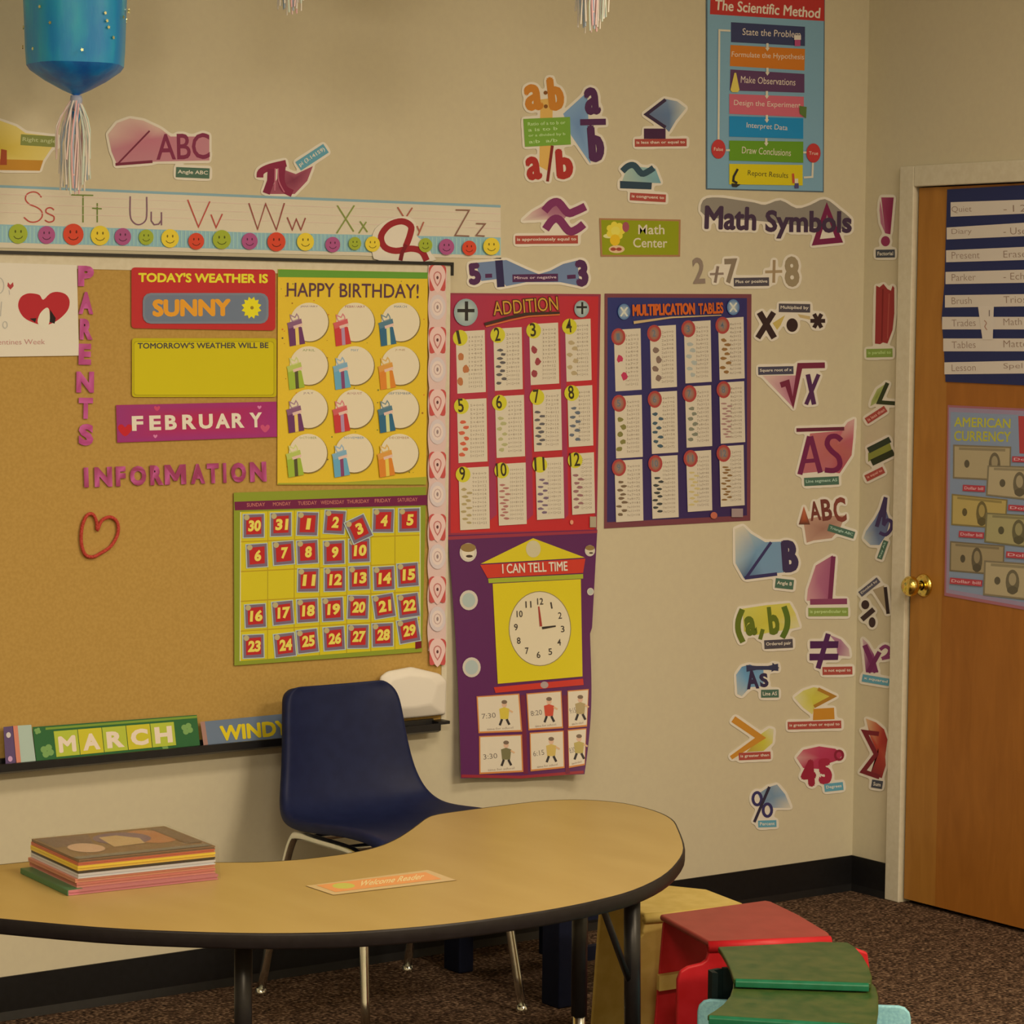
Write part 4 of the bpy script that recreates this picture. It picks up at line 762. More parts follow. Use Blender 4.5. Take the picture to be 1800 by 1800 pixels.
for x in (919, 993): k = c.part('divider'); k.stroke([(x, 1222), (x+5, 1360)], 8, (104, 24, 44))
k = c.part('clock_house'); k.poly([(845, 991), (937, 946), (1028, 980)], (198, 166, 24)); k.poly([(844, 993), (1029, 982), (1025, 1007), (857, 1016)], (186, 46, 28)); k.poly([(858, 1017), (1025, 1009), (1025, 1017), (859, 1025)], (150, 148, 34)); k.poly([(866, 1026), (1021, 1018), (1024, 1189), (875, 1202)], (200, 168, 20)); k.poly([(868, 1208), (1025, 1193), (1026, 1204), (871, 1218)], (184, 44, 30))
k.poly(disc(937.5, 965, 13, 15), (188, 164, 116)); k.poly(disc(957, 1204, 7, 6), (160, 130, 110))
b = k.kid('lettering'); b.text('I CAN TELL TIME', (883, 1008.5), (998, 1003.5), 17, (220, 184, 150), .02)
k = c.part('clock_face'); k.poly(disc(949, 1105, 55, 66, 40), (134, 110, 60)); k.poly(disc(949, 1105, 53.5, 64.5, 40), (206, 178, 132))
for h in range(1, 13):
    a = math.radians(h*30-88); x, y = 948.5+41*math.cos(a), 1104+47*math.sin(a); w_ = 1.4 if h == 1 else 3.2 if h < 10 else 5.2; k.text(str(h), (x-w_, y+6), (x+w_, y+5.5), 11.5, (58, 46, 36), .012)
b = k.kid('minute_hand', 'red minute hand at twelve'); b.stroke([(951, 1101), (947, 1066)], [4.5, 2.5], (150, 50, 36)); b = k.kid('hour_hand', 'black hour hand at three'); b.stroke([(953, 1104), (977, 1100.5)], [4.5, 2.5], (44, 34, 28))
for x, y, r, col in ((823, 971, 15, (206, 180, 140)), (1037, 968, 9, (196, 170, 130)), (824, 1055, 16, (158, 158, 134)), (829, 1173, 16, (160, 158, 136)), (1038, 1040, 6, (170, 160, 130))):
    k = c.part('badge'); k.poly(disc(x, y, r, r*1.1), (190, 166, 134)); k.poly(disc(x, y, r*.72, r*.8), col)
    if y < 1000: k.poly(disc(x, y-r*.55, r*.9, r*.5), (134, 100, 50)); k.poly(disc(x+2, y+r*.45, r*.4, r*.16), (60, 40, 30))
TC = [([(837.5, 1224), (913, 1219), (918, 1286), (841, 1289)], '7:30', (196, 160, 50)), ([(925, 1219), (987, 1214), (990, 1280), (929, 1284)], '8:20', (186, 64, 40)), ([(997.5, 1214), (1035, 1211), (1032, 1277), (999, 1280)], '9:15', (160, 130, 80)), ([(842, 1294), (917.5, 1291), (920, 1357), (842.5, 1361)], '3:30', (110, 96, 56)), ([(931, 1288), (991, 1284), (992.5, 1350), (932.5, 1356)], '6:15', (190, 150, 70)), ([(998, 1283), (1031, 1280), (1028, 1345), (1000, 1350)], '8:30', (170, 140, 70))]
for q, t, col in TC:
    k = c.part('time_panel'); k.poly(q, (190, 110, 50)); k.poly(sub(q, .03, .03, .97, .955), (204, 176, 136)); x, y = quadpt(q, .62, .5)
    p0, p1 = quadpt(q, .1, .62), quadpt(q, .42, .6); k.text(t, p0, p1, 9, (110, 92, 74), .0)
    k.poly(disc(x, y-16, 4.5, 6), (200, 150, 110)); k.poly(disc(x, y-20, 5, 3.5), (110, 84, 60)); k.poly([(x-9, y-8), (x, y-11), (x+9, y-8), (x+7, y+10), (x-7, y+10)], col); k.stroke([(x-4, y+10), (x-8, y+21)], 4, (44, 36, 32)); k.stroke([(x+4, y+10), (x+9, y+20)], 4, (44, 36, 32)); k.stroke([(x+8, y-6), (x+15, y-2)], 3, (200, 150, 100))
    p0, p1 = quadpt(q, .2, .93), quadpt(q, .8, .91); k.text('time for school', p0, p1, 4, (150, 122, 96), 0, 1)
c.build()

# ------------------------------------------------------------------ on the cork board
Q = [(-120, 458), (135, 466), (139, 625), (-120, 629)]
c = Card('valentine_sheet', 'white paper with a red heart at the top left of the cork board', 'paper sheet', board, Q, (206, 182, 146))
k = c.part('heart'); HT = smooth([(76, 527), (70, 519), (60, 516), (48, 516), (37, 522), (32, 534), (34, 546), (42, 558), (56, 566), (78, 572), (98, 565), (113, 553), (121, 541), (122, 527), (115, 517), (101, 513), (88, 516)], 3); k.poly(HT, (166, 34, 36))
k.poly([(52, 560), (64, 559), (62, 567)], (40, 24, 22)); k.poly([(88, 544), (98, 559), (96, 569), (87, 566)], (34, 22, 20)); k.poly(smooth([(66, 566), (70, 552), (78, 543), (84, 541), (87, 548), (87, 566), (80, 578), (72, 574)], 3), (206, 186, 150))
k = c.part('small_heart'); k.poly([(18, 501), (14, 496), (13, 503), (18.5, 509), (24, 503), (23, 496)], (164, 56, 50)); k.stroke([(16, 510), (17, 518)], 1.2, (170, 150, 130))
k = c.part('lettering'); k.text("Valentines Week", (-22, 606), (79, 605), 9, (178, 112, 96), -.01); k.stroke(disc(-2, 502, 9, 14, 16), 1.6, (172, 156, 130), True); k.stroke(disc(9, 571, 4, 6, 12), 1.5, (172, 156, 130), True); k.stroke([(3, 530), (1, 556)], 1.5, (172, 156, 130)); c.build()
ORD = dict(zip(range(9), ('first', 'second', 'third', 'fourth', 'fifth', 'sixth', 'seventh', 'eighth', 'ninth')))
def letter(ch, p0, p1, h, word, col, nth):
    V, F = glyphs(ch, .06); mb = MB()
    if ch == 'M': V = [(0, 0), (0, 1), (.27, 1), (.5, .52), (.73, 1), (1, 1), (1, 0), (.76, 0), (.76, .55), (.58, .18), (.42, .18), (.24, .55), (.24, 0)][::-1]; F = [list(range(13))]
    p0 = np.array(p0, float); ex = np.array(p1, float)-p0; up = np.array([ex[1], -ex[0]])/np.hypot(*ex)*h
    A = [p0+ex*x+up*y for x, y in V]; T = [board(x, y, .0028) for x, y in A]; Bm = [board(x, y, .0006) for x, y in A]; n = len(A)
    cols = [lerp(col, (190, 80, 126), max(0, min(.8, .3+.8*math.sin(.21*q[0]+.13*q[1])-.25))) for q in A]
    ed = {}
    for f in F:
        for i in range(len(f)): ed[(f[i], f[(i+1) % len(f)])] = 1
    mb.raw(T+Bm, F+[[n+i for i in reversed(f)] for f in F]+[[a, n+a, n+b, b] for a, b in ed if (b, a) not in ed], cols+cols)
    o = mk('paper_letter', mb, FOILINK); tag(o, 'magenta foil letter %s, %s of the word %s on the cork board' % (ch, nth, word), 'paper letter', 'letters of the %s lettering' % word)
PL = [('P', 137, 165, 467, 503), ('A', 138, 164, 513, 552), ('R', 140, 163, 560, 597), ('E', 138, 160, 604, 641), ('N', 134, 165, 653, 690), ('T', 138, 163, 699, 736), ('S', 138, 164, 745, 783)]
for i, (ch_, x0, x1, y0, y1) in enumerate(PL): letter(ch_, (x0, y1), (x1, y1+.4), y1-y0, 'PARENTS', (158, 38, 92), 'first second third fourth fifth sixth last'.split()[i])
XS = [(75, 125), (165, 305), (333, 412), (445, 575), (605, 710), (720, 890), (925, 1040), (1055, 1150), (1175, 1215), (1245, 1365), (1395, 1525)]
for i, (ch_, (a, b)) in enumerate(zip('INFORMATION', XS)):
    x0, x1 = 130+a/4.5, 130+b/4.5; yb_ = lambda x: 857-(x-146)*.0328
    n = {'I': ['first', 'second I'], 'N': ['second', 'last'], 'O': ['fourth', 'second O']}
    nth = ['first', 'second', 'third', 'fourth', 'fifth', 'sixth', 'seventh', 'eighth', 'ninth', 'tenth', 'last'][i]
    if ch_ == 'I': x0 += 1.5; x1 -= 1.5
    letter(ch_, (x0, yb_(x0)), (x1, yb_(x1)), 35, 'INFORMATION', (140, 28, 70), nth)
def rrect(x0, y0, x1, y1, r, f=lambda p: p):
    P = []
    for cx, cy, a in ((x1-r, y0+r, -90), (x1-r, y1-r, 0), (x0+r, y1-r, 90), (x0+r, y0+r, 180)): P += [(cx+r*math.cos(math.radians(a+q)), cy+r*math.sin(math.radians(a+q))) for q in (0, 30, 60, 90)]
    return [f(p) for p in P]
c = Card('weather_sign', "red Today's Weather Is sign in the upper middle of the cork board", 'sign', board, rrect(231, 470, 484, 577, 6, lambda p: (p[0], p[1]+(p[0]-231)*.016)), (174, 40, 36))
k = c.part('lettering'); k.text("TODAY'S WEATHER IS", (243, 496), (471, 498), 17, (222, 184, 40), .045); c.build()
c = Card('weather_card', 'grey SUNNY card with a small yellow sun on the red weather sign', 'card', board, rrect(251, 515, 472, 569, 14), (112, 110, 108), None, .0012, .0026); c.base.poly(rrect(255, 519, 468, 565, 11), (102, 104, 106))
k = c.part('lettering'); k.text('SUNNY', (268, 557), (406, 556), 31, (214, 134, 34), .06)
k = c.part('sun_picture'); k.poly([(442+(18 if i % 2 else 13)*math.cos(i*math.pi/12), 541+(20 if i % 2 else 15)*math.sin(i*math.pi/12)) for i in range(24)], (216, 184, 26)); k.poly(disc(443, 541, 3, 3), (140, 110, 30)); c.build()
c = Card('weather_sign', "yellow Tomorrow's Weather Will Be sign with a blank space, under the red weather sign", 'sign', board, rrect(232, 594.5, 486, 698, 5), (176, 150, 14)); c.base.poly(rrect(235, 600, 482, 695, 5), (146, 124, 18)); c.base.poly(rrect(236, 601, 481, 694, 5), (188, 160, 16))
k = c.part('lettering'); k.text("TOMORROW'S WEATHER WILL BE", (242, 613), (472, 612), 10.5, (70, 62, 50), .03); c.build()
Q = [(204, 712), (486, 706), (487, 768), (206, 778)]
c = Card('month_card', 'magenta FEBRUARY card with red hearts, under the yellow weather sign', 'card', board, Q, (150, 40, 80)); c.base.fan([(x, y) for x, y in sub(Q, .005, .02, .995, .98)], (168, 34, 56), [(140, 46, 88), (148, 40, 84), (150, 44, 92), (142, 44, 90)])
k = c.part('hearts')
def heart(k, x, y, s, col): k.poly(smooth([(x, y-s*.35), (x-s*.35, y-s*.7), (x-s*.8, y-s*.6), (x-s*.85, y-s*.05), (x, y+s*.8), (x+s*.85, y-s*.05), (x+s*.8, y-s*.6), (x+s*.35, y-s*.7)], 3), col)
heart(k, 220, 756, 14, (180, 30, 34)); heart(k, 466, 753, 9, (186, 70, 90)); heart(k, 456, 716, 4, (196, 110, 130)); heart(k, 273, 767, 4, (196, 110, 130)); heart(k, 276, 718, 6, (184, 60, 80))
k = c.part('lettering'); xs = [(460, 550), (598, 690), (722, 815), (858, 968), (990, 1100), (1120, 1235), (1250, 1350), (1390, 1490)]
for ch_, (a, b) in zip('FEBRUARY', xs): x0, x1 = 130+a/4.5, 130+b/4.5; k.text(ch_, (x0, 757.5-(x0-232)*.029), (x1, 757.5-(x1-232)*.029), 26, (222, 196, 156), .04)
c.build()
# birthday poster
Q = [(488.5, 473), (752, 479), (749, 852), (487.5, 852)]
c = Card('birthday_poster', 'yellow Happy Birthday poster with twelve white discs and presents', 'poster', board, Q, (206, 160, 30), None, .0014, .0006, GLOSS)
k = c.part('top_band', 'green band'); k.poly([(489, 473.5), (752, 479), (751, 490), (489, 487)], (86, 128, 32)); k = c.part('bottom_band'); k.poly([(489, 849), (600, 848), (750, 838), (749, 852), (488, 852)], (150, 140, 34)); rn = random.Random(4); k = c.base
for i in range(110): x, y = rn.uniform(492, 746), rn.uniform(492, 846); k.poly(disc(x, y, rn.uniform(.7, 1.8), n=6), rn.choice([(150, 90, 20), (190, 90, 30), (120, 110, 30), (90, 70, 40), (200, 120, 40)]))
k = c.part('title'); k.text('HAPPY BIRTHDAY!', (504, 521.5), (736, 524.5), 25, (74, 36, 50), .008)
MON = 'JANUARY FEBRUARY MARCH APRIL MAY JUNE JULY AUGUST SEPTEMBER OCTOBER NOVEMBER DECEMBER'.split()
PC = [((92, 36, 74), (150, 110, 110), (214, 170, 80)), ((182, 40, 40), (196, 110, 100), (160, 120, 130)), ((34, 84, 98), (110, 120, 110), (196, 190, 110)), ((142, 154, 40), (190, 176, 100), (70, 60, 30)), ((90, 140, 156), (140, 150, 150), (120, 50, 80)), ((200, 110, 30), (200, 150, 70), (224, 170, 60))]
for i in range(12):
    x, y = (543.5, 624.5, 704)[i % 3]-(i//3)*.7, (566, 642.5, 718.5, 796.5)[i//3]; col, bow, rib = PC[i % 6]
    k = c.part('birthday_disc'); k.poly(disc(x+1.2, y+1.2, 34, 34.5, 36), (120, 92, 40)); k.poly(disc(x, y, 33.5, 34, 36), (208, 180, 136)); t = MON[i]; k.text(t, (x-2.2*len(t), y-25), (x+2.2*len(t), y-25), 4, tuple(int(v*.5+100*.5) for v in col), .0, 1)
    b = k.kid('present_picture'); b.poly([(x-38, y+2), (x-13, y+9), (x-7, y+38), (x-34, y+43)], col); b.poly([(x-25, y+8), (x-19, y+9), (x-17, y+40), (x-23, y+41)], rib); b.poly([(x-39, y+2), (x-14, y-6), (x-12, y+4), (x-36, y+12)], lerp(col, bow, .5)); b.poly([(x-28, y+7), (x-12, y+2), (x-12, y+7), (x-27, y+12)], (206, 160, 130)); b.stroke(smooth([(x-30, y-2), (x-33, y-12), (x-25, y-8), (x-22, y-14), (x-18, y-6), (x-24, y-3)], 2, True), 2, bow, True)
c.build()
# calendar and its date cards
Q = [(411, 866), (749, 856), (742, 1146), (412, 1170)]
c = Card('calendar_chart', 'green and yellow pocket calendar with red date cards, low on the cork board', 'calendar', board, Q, (128, 128, 34), None, .0025)
k = c.part('grid'); G = [(423, 900), (738.5, 891), (738.5, 1138), (422, 1162)]; k.poly(G, (192, 162, 26)); FX = [0, .152, .3, .441, .592, .726, .86, 1]
for s in FX[1:-1]: k.stroke([quadpt(G, s, 0), quadpt(G, s, 1)], 1.5, (160, 130, 24))
for t in (.2, .4, .6, .8): k.stroke([quadpt(G, 0, t), quadpt(G, 1, t)], 2, (168, 130, 24))
for s in (0, 1): k.stroke([quadpt(G, s, 0), quadpt(G, s, 1)], 1.6, (206, 190, 130))
k = c.part('header_band'); k.poly([(412, 882), (751, 870), (751, 888), (413, 897)], (104, 28, 52))
for i, t in enumerate('SUNDAY MONDAY TUESDAY WEDNESDAY THURSDAY FRIDAY SATURDAY'.split()):
    x0 = (434, 480, 524, 564, 610, 659, 699)[i]; w_ = (32, 31, 33, 41, 39, 28, 35)[i]; y = 891-(x0-434)*.033; k.text(t, (x0, y), (x0+w_, y-1.2), 6.5, (190, 110, 84), .0, 2)
k = c.part('corner_mark'); k.poly([(730, 1128), (741, 1127), (741, 1139), (730, 1141)], (110, 24, 26)); c.build()
DC = [(30, 245, 370, 0), (31, 455, 360, 0), (1, 660, 355, 3), (2, 870, 342, 5), (3, 1055, 395, -24), (4, 1245, 330, 2), (5, 1445, 325, 0), (6, 270, 600, -2), (7, 475, 580, -3), (8, 660, 572, -2), (9, 865, 575, -1), (10, 1060, 560, -1), (11, 665, 790, 1), (12, 870, 785, 0), (13, 1060, 772, -1), (14, 1250, 775, -2), (15, 1435, 748, -3), (16, 258, 1065, -2), (17, 470, 1042, -4), (18, 660, 1025, -2), (19, 855, 1015, -2), (20, 1050, 998, 2), (21, 1250, 990, -8), (22, 1440, 985, -6), (23, 243, 1300, -1), (24, 485, 1290, -5), (25, 660, 1260, -5), (26, 865, 1240, -3), (27, 1050, 1225, 1), (28, 1240, 1212, -1), (29, 1440, 1180, -9)]
for d, cx, cy, rot_ in DC:
    x, y = 390+cx/4.39, 840+cy/4.39; a = math.radians(rot_); f = lambda u, v: (x+u*math.cos(a)-v*math.sin(a), y+u*math.sin(a)+v*math.cos(a)-.03*u)
    c = Card('date_card', 'red date card with yellow number %d on the calendar chart' % d, 'date card', board, [f(-19.5, -21.5), f(19.5, -21.5), f(19.5, 21.5), f(-19.5, 21.5)], (164, 168, 146), 'date cards on the calendar', .0008, .0036 if d != 3 else .0062)
    c.base.poly([f(-17.5, -20), f(18, -20), f(18, 20), f(-17.5, 20)], (112, 88, 92)); k = c.part('red_field'); k.poly([f(-13, -14.5), f(14, -15.5), f(13.5, 14.5), f(-13, 15)], (172, 34, 30)); k.poly([f(*p) for p in disc(-12, -15, 5, 5, 10)], (170, 146, 92))
    k = c.part('number'); w_ = 6.5 if d < 10 else 11.5; w_ = 4 if d == 1 else w_; k.text(str(d), f(-w_+1.5, 10), f(w_+.5, 10), 20, (222, 180, 70), .05, 3, .12); c.build()
# lace heart trim along the right edge of the board
def trimx(y): return 769-(y-470)*.002
P = [(trimx(y)-14-2.5*abs(math.sin((y-455)*math.pi/56.7)), y) for y in range(466, 1150, 6)]; Rr = [(trimx(y)+14+2.5*abs(math.sin((y-455)*math.pi/56.7)), y) for y in range(1149, 466, -6)]
c = Card('lace_trim', 'white lace trim strip with red hearts down the right edge of the cork board', 'border trim', board, P+Rr, (202, 160, 134), None, .001, .0026)
for i in range(7):
    y = 485+i*109.6
    k = c.part('red_heart'); k.poly(smooth([(769, y+24), (756, y+26), (755, y+6), (754, y-14), (762, y-20), (769, y-14), (776, y-20), (784, y-14), (783, y+6), (782, y+26)], 3), (180, 70, 58)); k.poly(smooth([(769, y+30), (757, y+8), (755, y-4), (760, y-16), (769, y-20), (778, y-16), (783, y-4), (781, y+8)], 3), (212, 164, 138)); k.stroke(smooth([(769, y+17), (763, y+4), (764, y-4), (769, y-7), (774, y-4), (775, y+4)], 2), 2, (176, 100, 84), True); k.poly(disc(769, y+3, 2, 3), (90, 50, 44))
    if i < 6:
        k = c.part('lace_medallion'); y += 55; k.poly(disc(769, y, 14.5, 22, 20), (196, 168, 148)); k.poly(disc(769, y, 10, 15, 16), (210, 176, 152)); k.stroke(disc(769, y, 6, 9, 12), 1.5, (180, 140, 120), True); k.poly(disc(769, y, 2, 4, 8), (140, 110, 96))
c.build()
# red yarn heart
mb = MB(); HP = smooth([(163, 979), (150, 975), (143, 955), (144, 928), (152, 907), (163, 904), (170, 918), (171, 932), (179, 915), (194, 909), (206, 918), (207, 938), (195, 960), (176, 973)], 4)
mb.tube([board(x, y, .004) for x, y in HP+HP[:1]], .0042, 8); o = mk('yarn_heart', mb, plain('red_yarn', (168, 58, 40), .9, .1, 0, 12, 300), smooth=True); tag(o, 'red yarn heart outline on the left of the cork board', 'heart decoration')
# cards standing in the tray, leaning back
def tray(x, y, w=0): return hit(x, y, 1, -w-.040)
def lean(y0, h):
    return lambda x, y, w=0: hit(x, y, 1, -w-.027-.016*min(max((y-y0)/h, 0), 1.1))
L1 = lean(1262, 70)
c = Card('tray_card', 'purple striped card standing in the tray at the far left', 'card', L1, [(6, 1278), (25, 1276), (28, 1342), (10, 1345)], (86, 62, 82)); k = c.part('print'); k.poly(disc(15, 1292, 4, 5), (190, 166, 140)); k.poly(disc(18, 1334, 4, 5), (180, 130, 140)); c.build()
c = Card('tray_card', 'pale green card with a salmon edge standing left of the MARCH card', 'card', lean(1262, 70), [(23, 1276), (55, 1274), (63, 1338), (29, 1341)], (158, 160, 130), None, .0012, .0022); k = c.part('edge_stripe'); k.poly([(23, 1276), (31, 1275.5), (37, 1340), (29, 1341)], (192, 110, 78)); c.build()
Q = [(57, 1278), (346, 1256.5), (351.5, 1310), (64, 1339)]
c = Card('month_card', 'green MARCH card with clover leaves standing in the tray', 'card', lean(1258, 76), Q, (44, 84, 40), None, .0012, .004)
k = c.part('clovers')
for x, y, r in ((83, 1320, 8), (329, 1281, 7), (66, 1285, 4), (290, 1313, 4)):
    for a in (0, 1.57, 3.14, 4.71): k.poly(disc(x+r*.8*math.cos(a+.4), y+r*.8*math.sin(a+.4), r*.75, n=10), (112, 136, 66))
k.poly([(80, 1279), (346, 1258), (346.3, 1262), (80, 1283)], (112, 128, 40))
for i, ch_ in enumerate('MARCH'):
    q = sub(Q, .125+i*.147, .17, .125+(i+1)*.147-.004, .92); k = c.part('letter_tile'); k.poly(q, (164, 160, 44) if i % 2 == 0 else (184, 160, 34)); p0, p1 = quadpt(q, .14, .86), quadpt(q, .88, .86); k.text(ch_, p0, p1, 29, (216, 178, 140), .05)
c.build()
c = Card('weather_card', 'grey WINDY card standing in the tray, partly behind the blue chair', 'card', lean(1255, 70), [(352, 1269), (548, 1250), (552, 1293), (358, 1310)], (98, 102, 104), None, .0012, .0022); k = c.part('edge_stripe'); k.poly([(352, 1269), (360, 1268.3), (366, 1310.5), (358, 1311)], (150, 104, 82))
k = c.part('lettering'); k.text('WINDY', (388, 1303), (509, 1292), 27, (204, 166, 22), .05); c.build()
# white packet lying over the right end of the tray
def pk(x, y, w): return hit(x, y, 1, -w)
mb = MB()
F_ = [(667, 1190), (680, 1180), (722, 1172), (772, 1184), (785, 1196), (784, 1222), (783, 1256), (735, 1261), (690, 1265), (668, 1230)]
M_ = [(682, 1204), (692, 1194), (722, 1186), (758, 1190), (770, 1204), (764, 1224), (758, 1238), (728, 1243), (700, 1245), (682, 1226)]
A_ = [pk(x, y, .0255) for x, y in F_]; B_ = [pk(x, y, .052) for x, y in F_]; C_ = [pk(x, y, .068) for x, y in M_]; n = len(F_)
mb.raw(A_+B_+C_, [[j*n+i, j*n+(i+1) % n, (j+1)*n+(i+1) % n, (j+1)*n+i] for j in (0, 1) for i in range(n)]+[list(range(2*n, 3*n)), list(range(n-1, -1, -1))])
o = mk('paper_packet', mb, plain('white_tissue', (214, 190, 150), .7, .2, 0, 3)); tag(o, 'crumpled white paper packet on the right end of the tray behind the blue chair', 'paper packet'); bevel(o, .006, 2, 15)

# ------------------------------------------------------------------ on the table
BC = [('green-spined pink', (170, 92, 84), (176, 96, 88), .010), ('salmon red', (176, 92, 70), (186, 110, 84), .009), ('orange', (184, 104, 72), (190, 120, 80), .007), ('pale lilac', (180, 162, 140), (190, 172, 150), .009), ('black', (52, 42, 30), (62, 50, 36), .005), ('yellow', (206, 160, 40), (200, 150, 50), .009), ('red-orange', (176, 82, 50), (180, 90, 60), .006), ('brown picture-covered', (112, 78, 48), (118, 84, 54), .005)]
b0, b1, b2 = table(120, 1575), table(38, 1533), table(385, 1546)
eu = (b2-b0)[:2]; bw = np.hypot(*eu); eu /= bw; ev = np.array([-eu[1], eu[0]]); bh = .235; z = TZ+.0006
PLB = ['lowest of the book stack', 'second from the bottom of the book stack', 'third from the bottom of the book stack', 'fourth from the bottom of the book stack', 'fourth from the top of the book stack', 'third from the top of the book stack', 'just under the top book of the stack', 'on top of the wrapped book stack']
M_PG = plain('page_edges', (196, 160, 128), .8, .1, 0, 4)
bookmat = {}
for i, (nm, cs, cf, th) in enumerate(BC):
    o_ = np.array([(0, 0), (.022, .012), (.020, .014), (.025, .012), (.026, .013), (.024, .012), (.026, .014), (.027, .013)][i]); ww = bw-o_[0]-.002
    g = lambda u, v, h: (b0[0]+eu[0]*(u+o_[0])+ev[0]*(v+o_[1]), b0[1]+eu[1]*(u+o_[0])+ev[1]*(v+o_[1]), h)
    r = empty('book', g(ww/2, bh/2, z), 'thin %s book, %s on the table' % (nm, PLB[i]), 'book', 'wrapped books on the table')
    m = MB(); q = lambda e, h: [g(e, e, h), g(ww-e, e, h), g(ww-e, bh-e, h), g(e, bh-e, h)]
    m.prism(q(0, z+th*.5), q(0, z+th), cs); m.prism(q(0, z), q(0, z+th*.22), cf); m.prism([g(0, 0, z+th*.2), g(.003, 0, z+th*.2), g(.003, bh, z+th*.2), g(0, bh, z+th*.2)], [g(0, 0, z+th*.6), g(.003, 0, z+th*.6), g(.003, bh, z+th*.6), g(0, bh, z+th*.6)], cs)
    if i == 0: m.prism([g(-.0015, .0, z), g(.0005, .0, z), g(.0005, bh, z), g(-.0015, bh, z)], [g(-.0015, .0, z+th), g(.0005, .0, z+th), g(.0005, bh, z+th), g(-.0015, bh, z+th)], (52, 90, 50)); m.prism([g(0, 0, z+th), g(.03, .001, z+th), g(.03, bh, z+th), g(0, bh, z+th)], [g(0, 0, z+th+.0003), g(.03, .001, z+th+.0003), g(.03, bh, z+th+.0003), g(0, bh, z+th+.0003)], (52, 90, 50))
    mk('cover', m, GLOSS, r)
    m = MB(); m.prism(q(.002, z+th*.22), q(.002, z+th*.5), cf); mk('pages', m, PAPER, r)
    if i == 7:
        m = MB(); zz = z+th+.0003; up_ = lambda P, col: m.face([g(u*ww, v*bh, zz+.00008*len(m.f)) for u, v in P], col)
        up_([(.02, .55), (.3, .55), (.4, .95), (.02, .97)], (96, 70, 58)); up_([(u*.17+.75, v*.3+.62) for u, v in disc(0, 0, 1, 1, 18)], (160, 96, 56)); up_([(u*.2+.55, v*.26+.66) for u, v in disc(0, 0, 1, 1, 18)], (104, 76, 80)); up_([(.38, .35), (.62, .38), (.66, .6), (.55, .8), (.42, .78)], (176, 136, 84)); up_([(u*.12+.2, v*.2+.42) for u, v in disc(0, 0, 1, 1, 18)], (182, 136, 96)); up_([(.0, .02), (.98, .02), (.98, .12), (.0, .12)], (104, 92, 72)); up_([(.86, .2), (.98, .2), (.98, .95), (.86, .95)], (96, 70, 50))
        mk('cover_picture', m, GLOSS, r)
    z += th+.0004
# clear shrink film round the right end of the stack
fm = bpy.data.materials.new('clear_film'); fm.use_nodes = True; t = fm.node_tree; N = t.nodes; N.remove(N['Principled BSDF'])
tr = N.new('ShaderNodeBsdfTransparent'); gl = N.new('ShaderNodeBsdfGlossy'); gl.inputs['Roughness'].default_value = .08; mx = N.new('ShaderNodeMixShader'); nz = N.new('ShaderNodeTexNoise'); nz.inputs['Scale'].default_value = 55; nz.inputs['Distortion'].default_value = 1.5
bp = N.new('ShaderNodeBump'); bp.inputs['Strength'].default_value = 1; bp.inputs['Distance'].default_value = .03; mx.inputs[0].default_value = .16
t.links.new(nz.outputs['Fac'], bp.inputs['Height']); t.links.new(bp.outputs[0], gl.inputs['Normal']); t.links.new(tr.outputs[0], mx.inputs[1]); t.links.new(gl.outputs[0], mx.inputs[2]); t.links.new(mx.outputs[0], N['Material Output'].inputs[0])
g = lambda u, v, h: (b0[0]+eu[0]*u+ev[0]*v, b0[1]+eu[1]*u+ev[1]*v, h); m = MB(); rn = random.Random(2)
for s in range(2):
    nu_, nv_ = 26, 7
    if s == 0: V = [g(.02+(bw-.018)*i/nu_, -.0035+.013*j/nv_+rn.uniform(-.002, .0), TZ+.002+(z-TZ+.0005)*j/nv_) for j in range(nv_+1) for i in range(nu_+1)]
    else: V = [g(.02+(bw-.018)*i/nu_, .0095+(bh+.005)*j/nv_, z+.0025+rn.uniform(-.0006, .0012)) for j in range(nv_+1) for i in range(nu_+1)]
    m.raw(V, [[j*(nu_+1)+i, j*(nu_+1)+i+1, (j+1)*(nu_+1)+i+1, (j+1)*(nu_+1)+i] for j in range(nv_) for i in range(nu_)])
o = mk('shrink_wrap', m, fm, smooth=True); tag(o, 'clear crinkled plastic film round the stack of books', 'plastic wrap')
# orange name strip laminated on the table
c = Card('name_strip', 'orange laminated name strip lying on the kidney table', 'name card', table, [(538, 1557), (586, 1573), (802, 1547), (752, 1529)], (186, 146, 88), None, .0008, .0004, GLOSS)
k = c.part('print'); k.poly([(556, 1556), (590, 1568), (776, 1545), (748, 1533)], (206, 126, 62)); k.poly(disc(604, 1557, 20, 5, 16), (176, 160, 60)); k.text('Welcome Reader', (630, 1558), (742, 1545), 9, (226, 176, 110), .02, 3, .8); c.build()

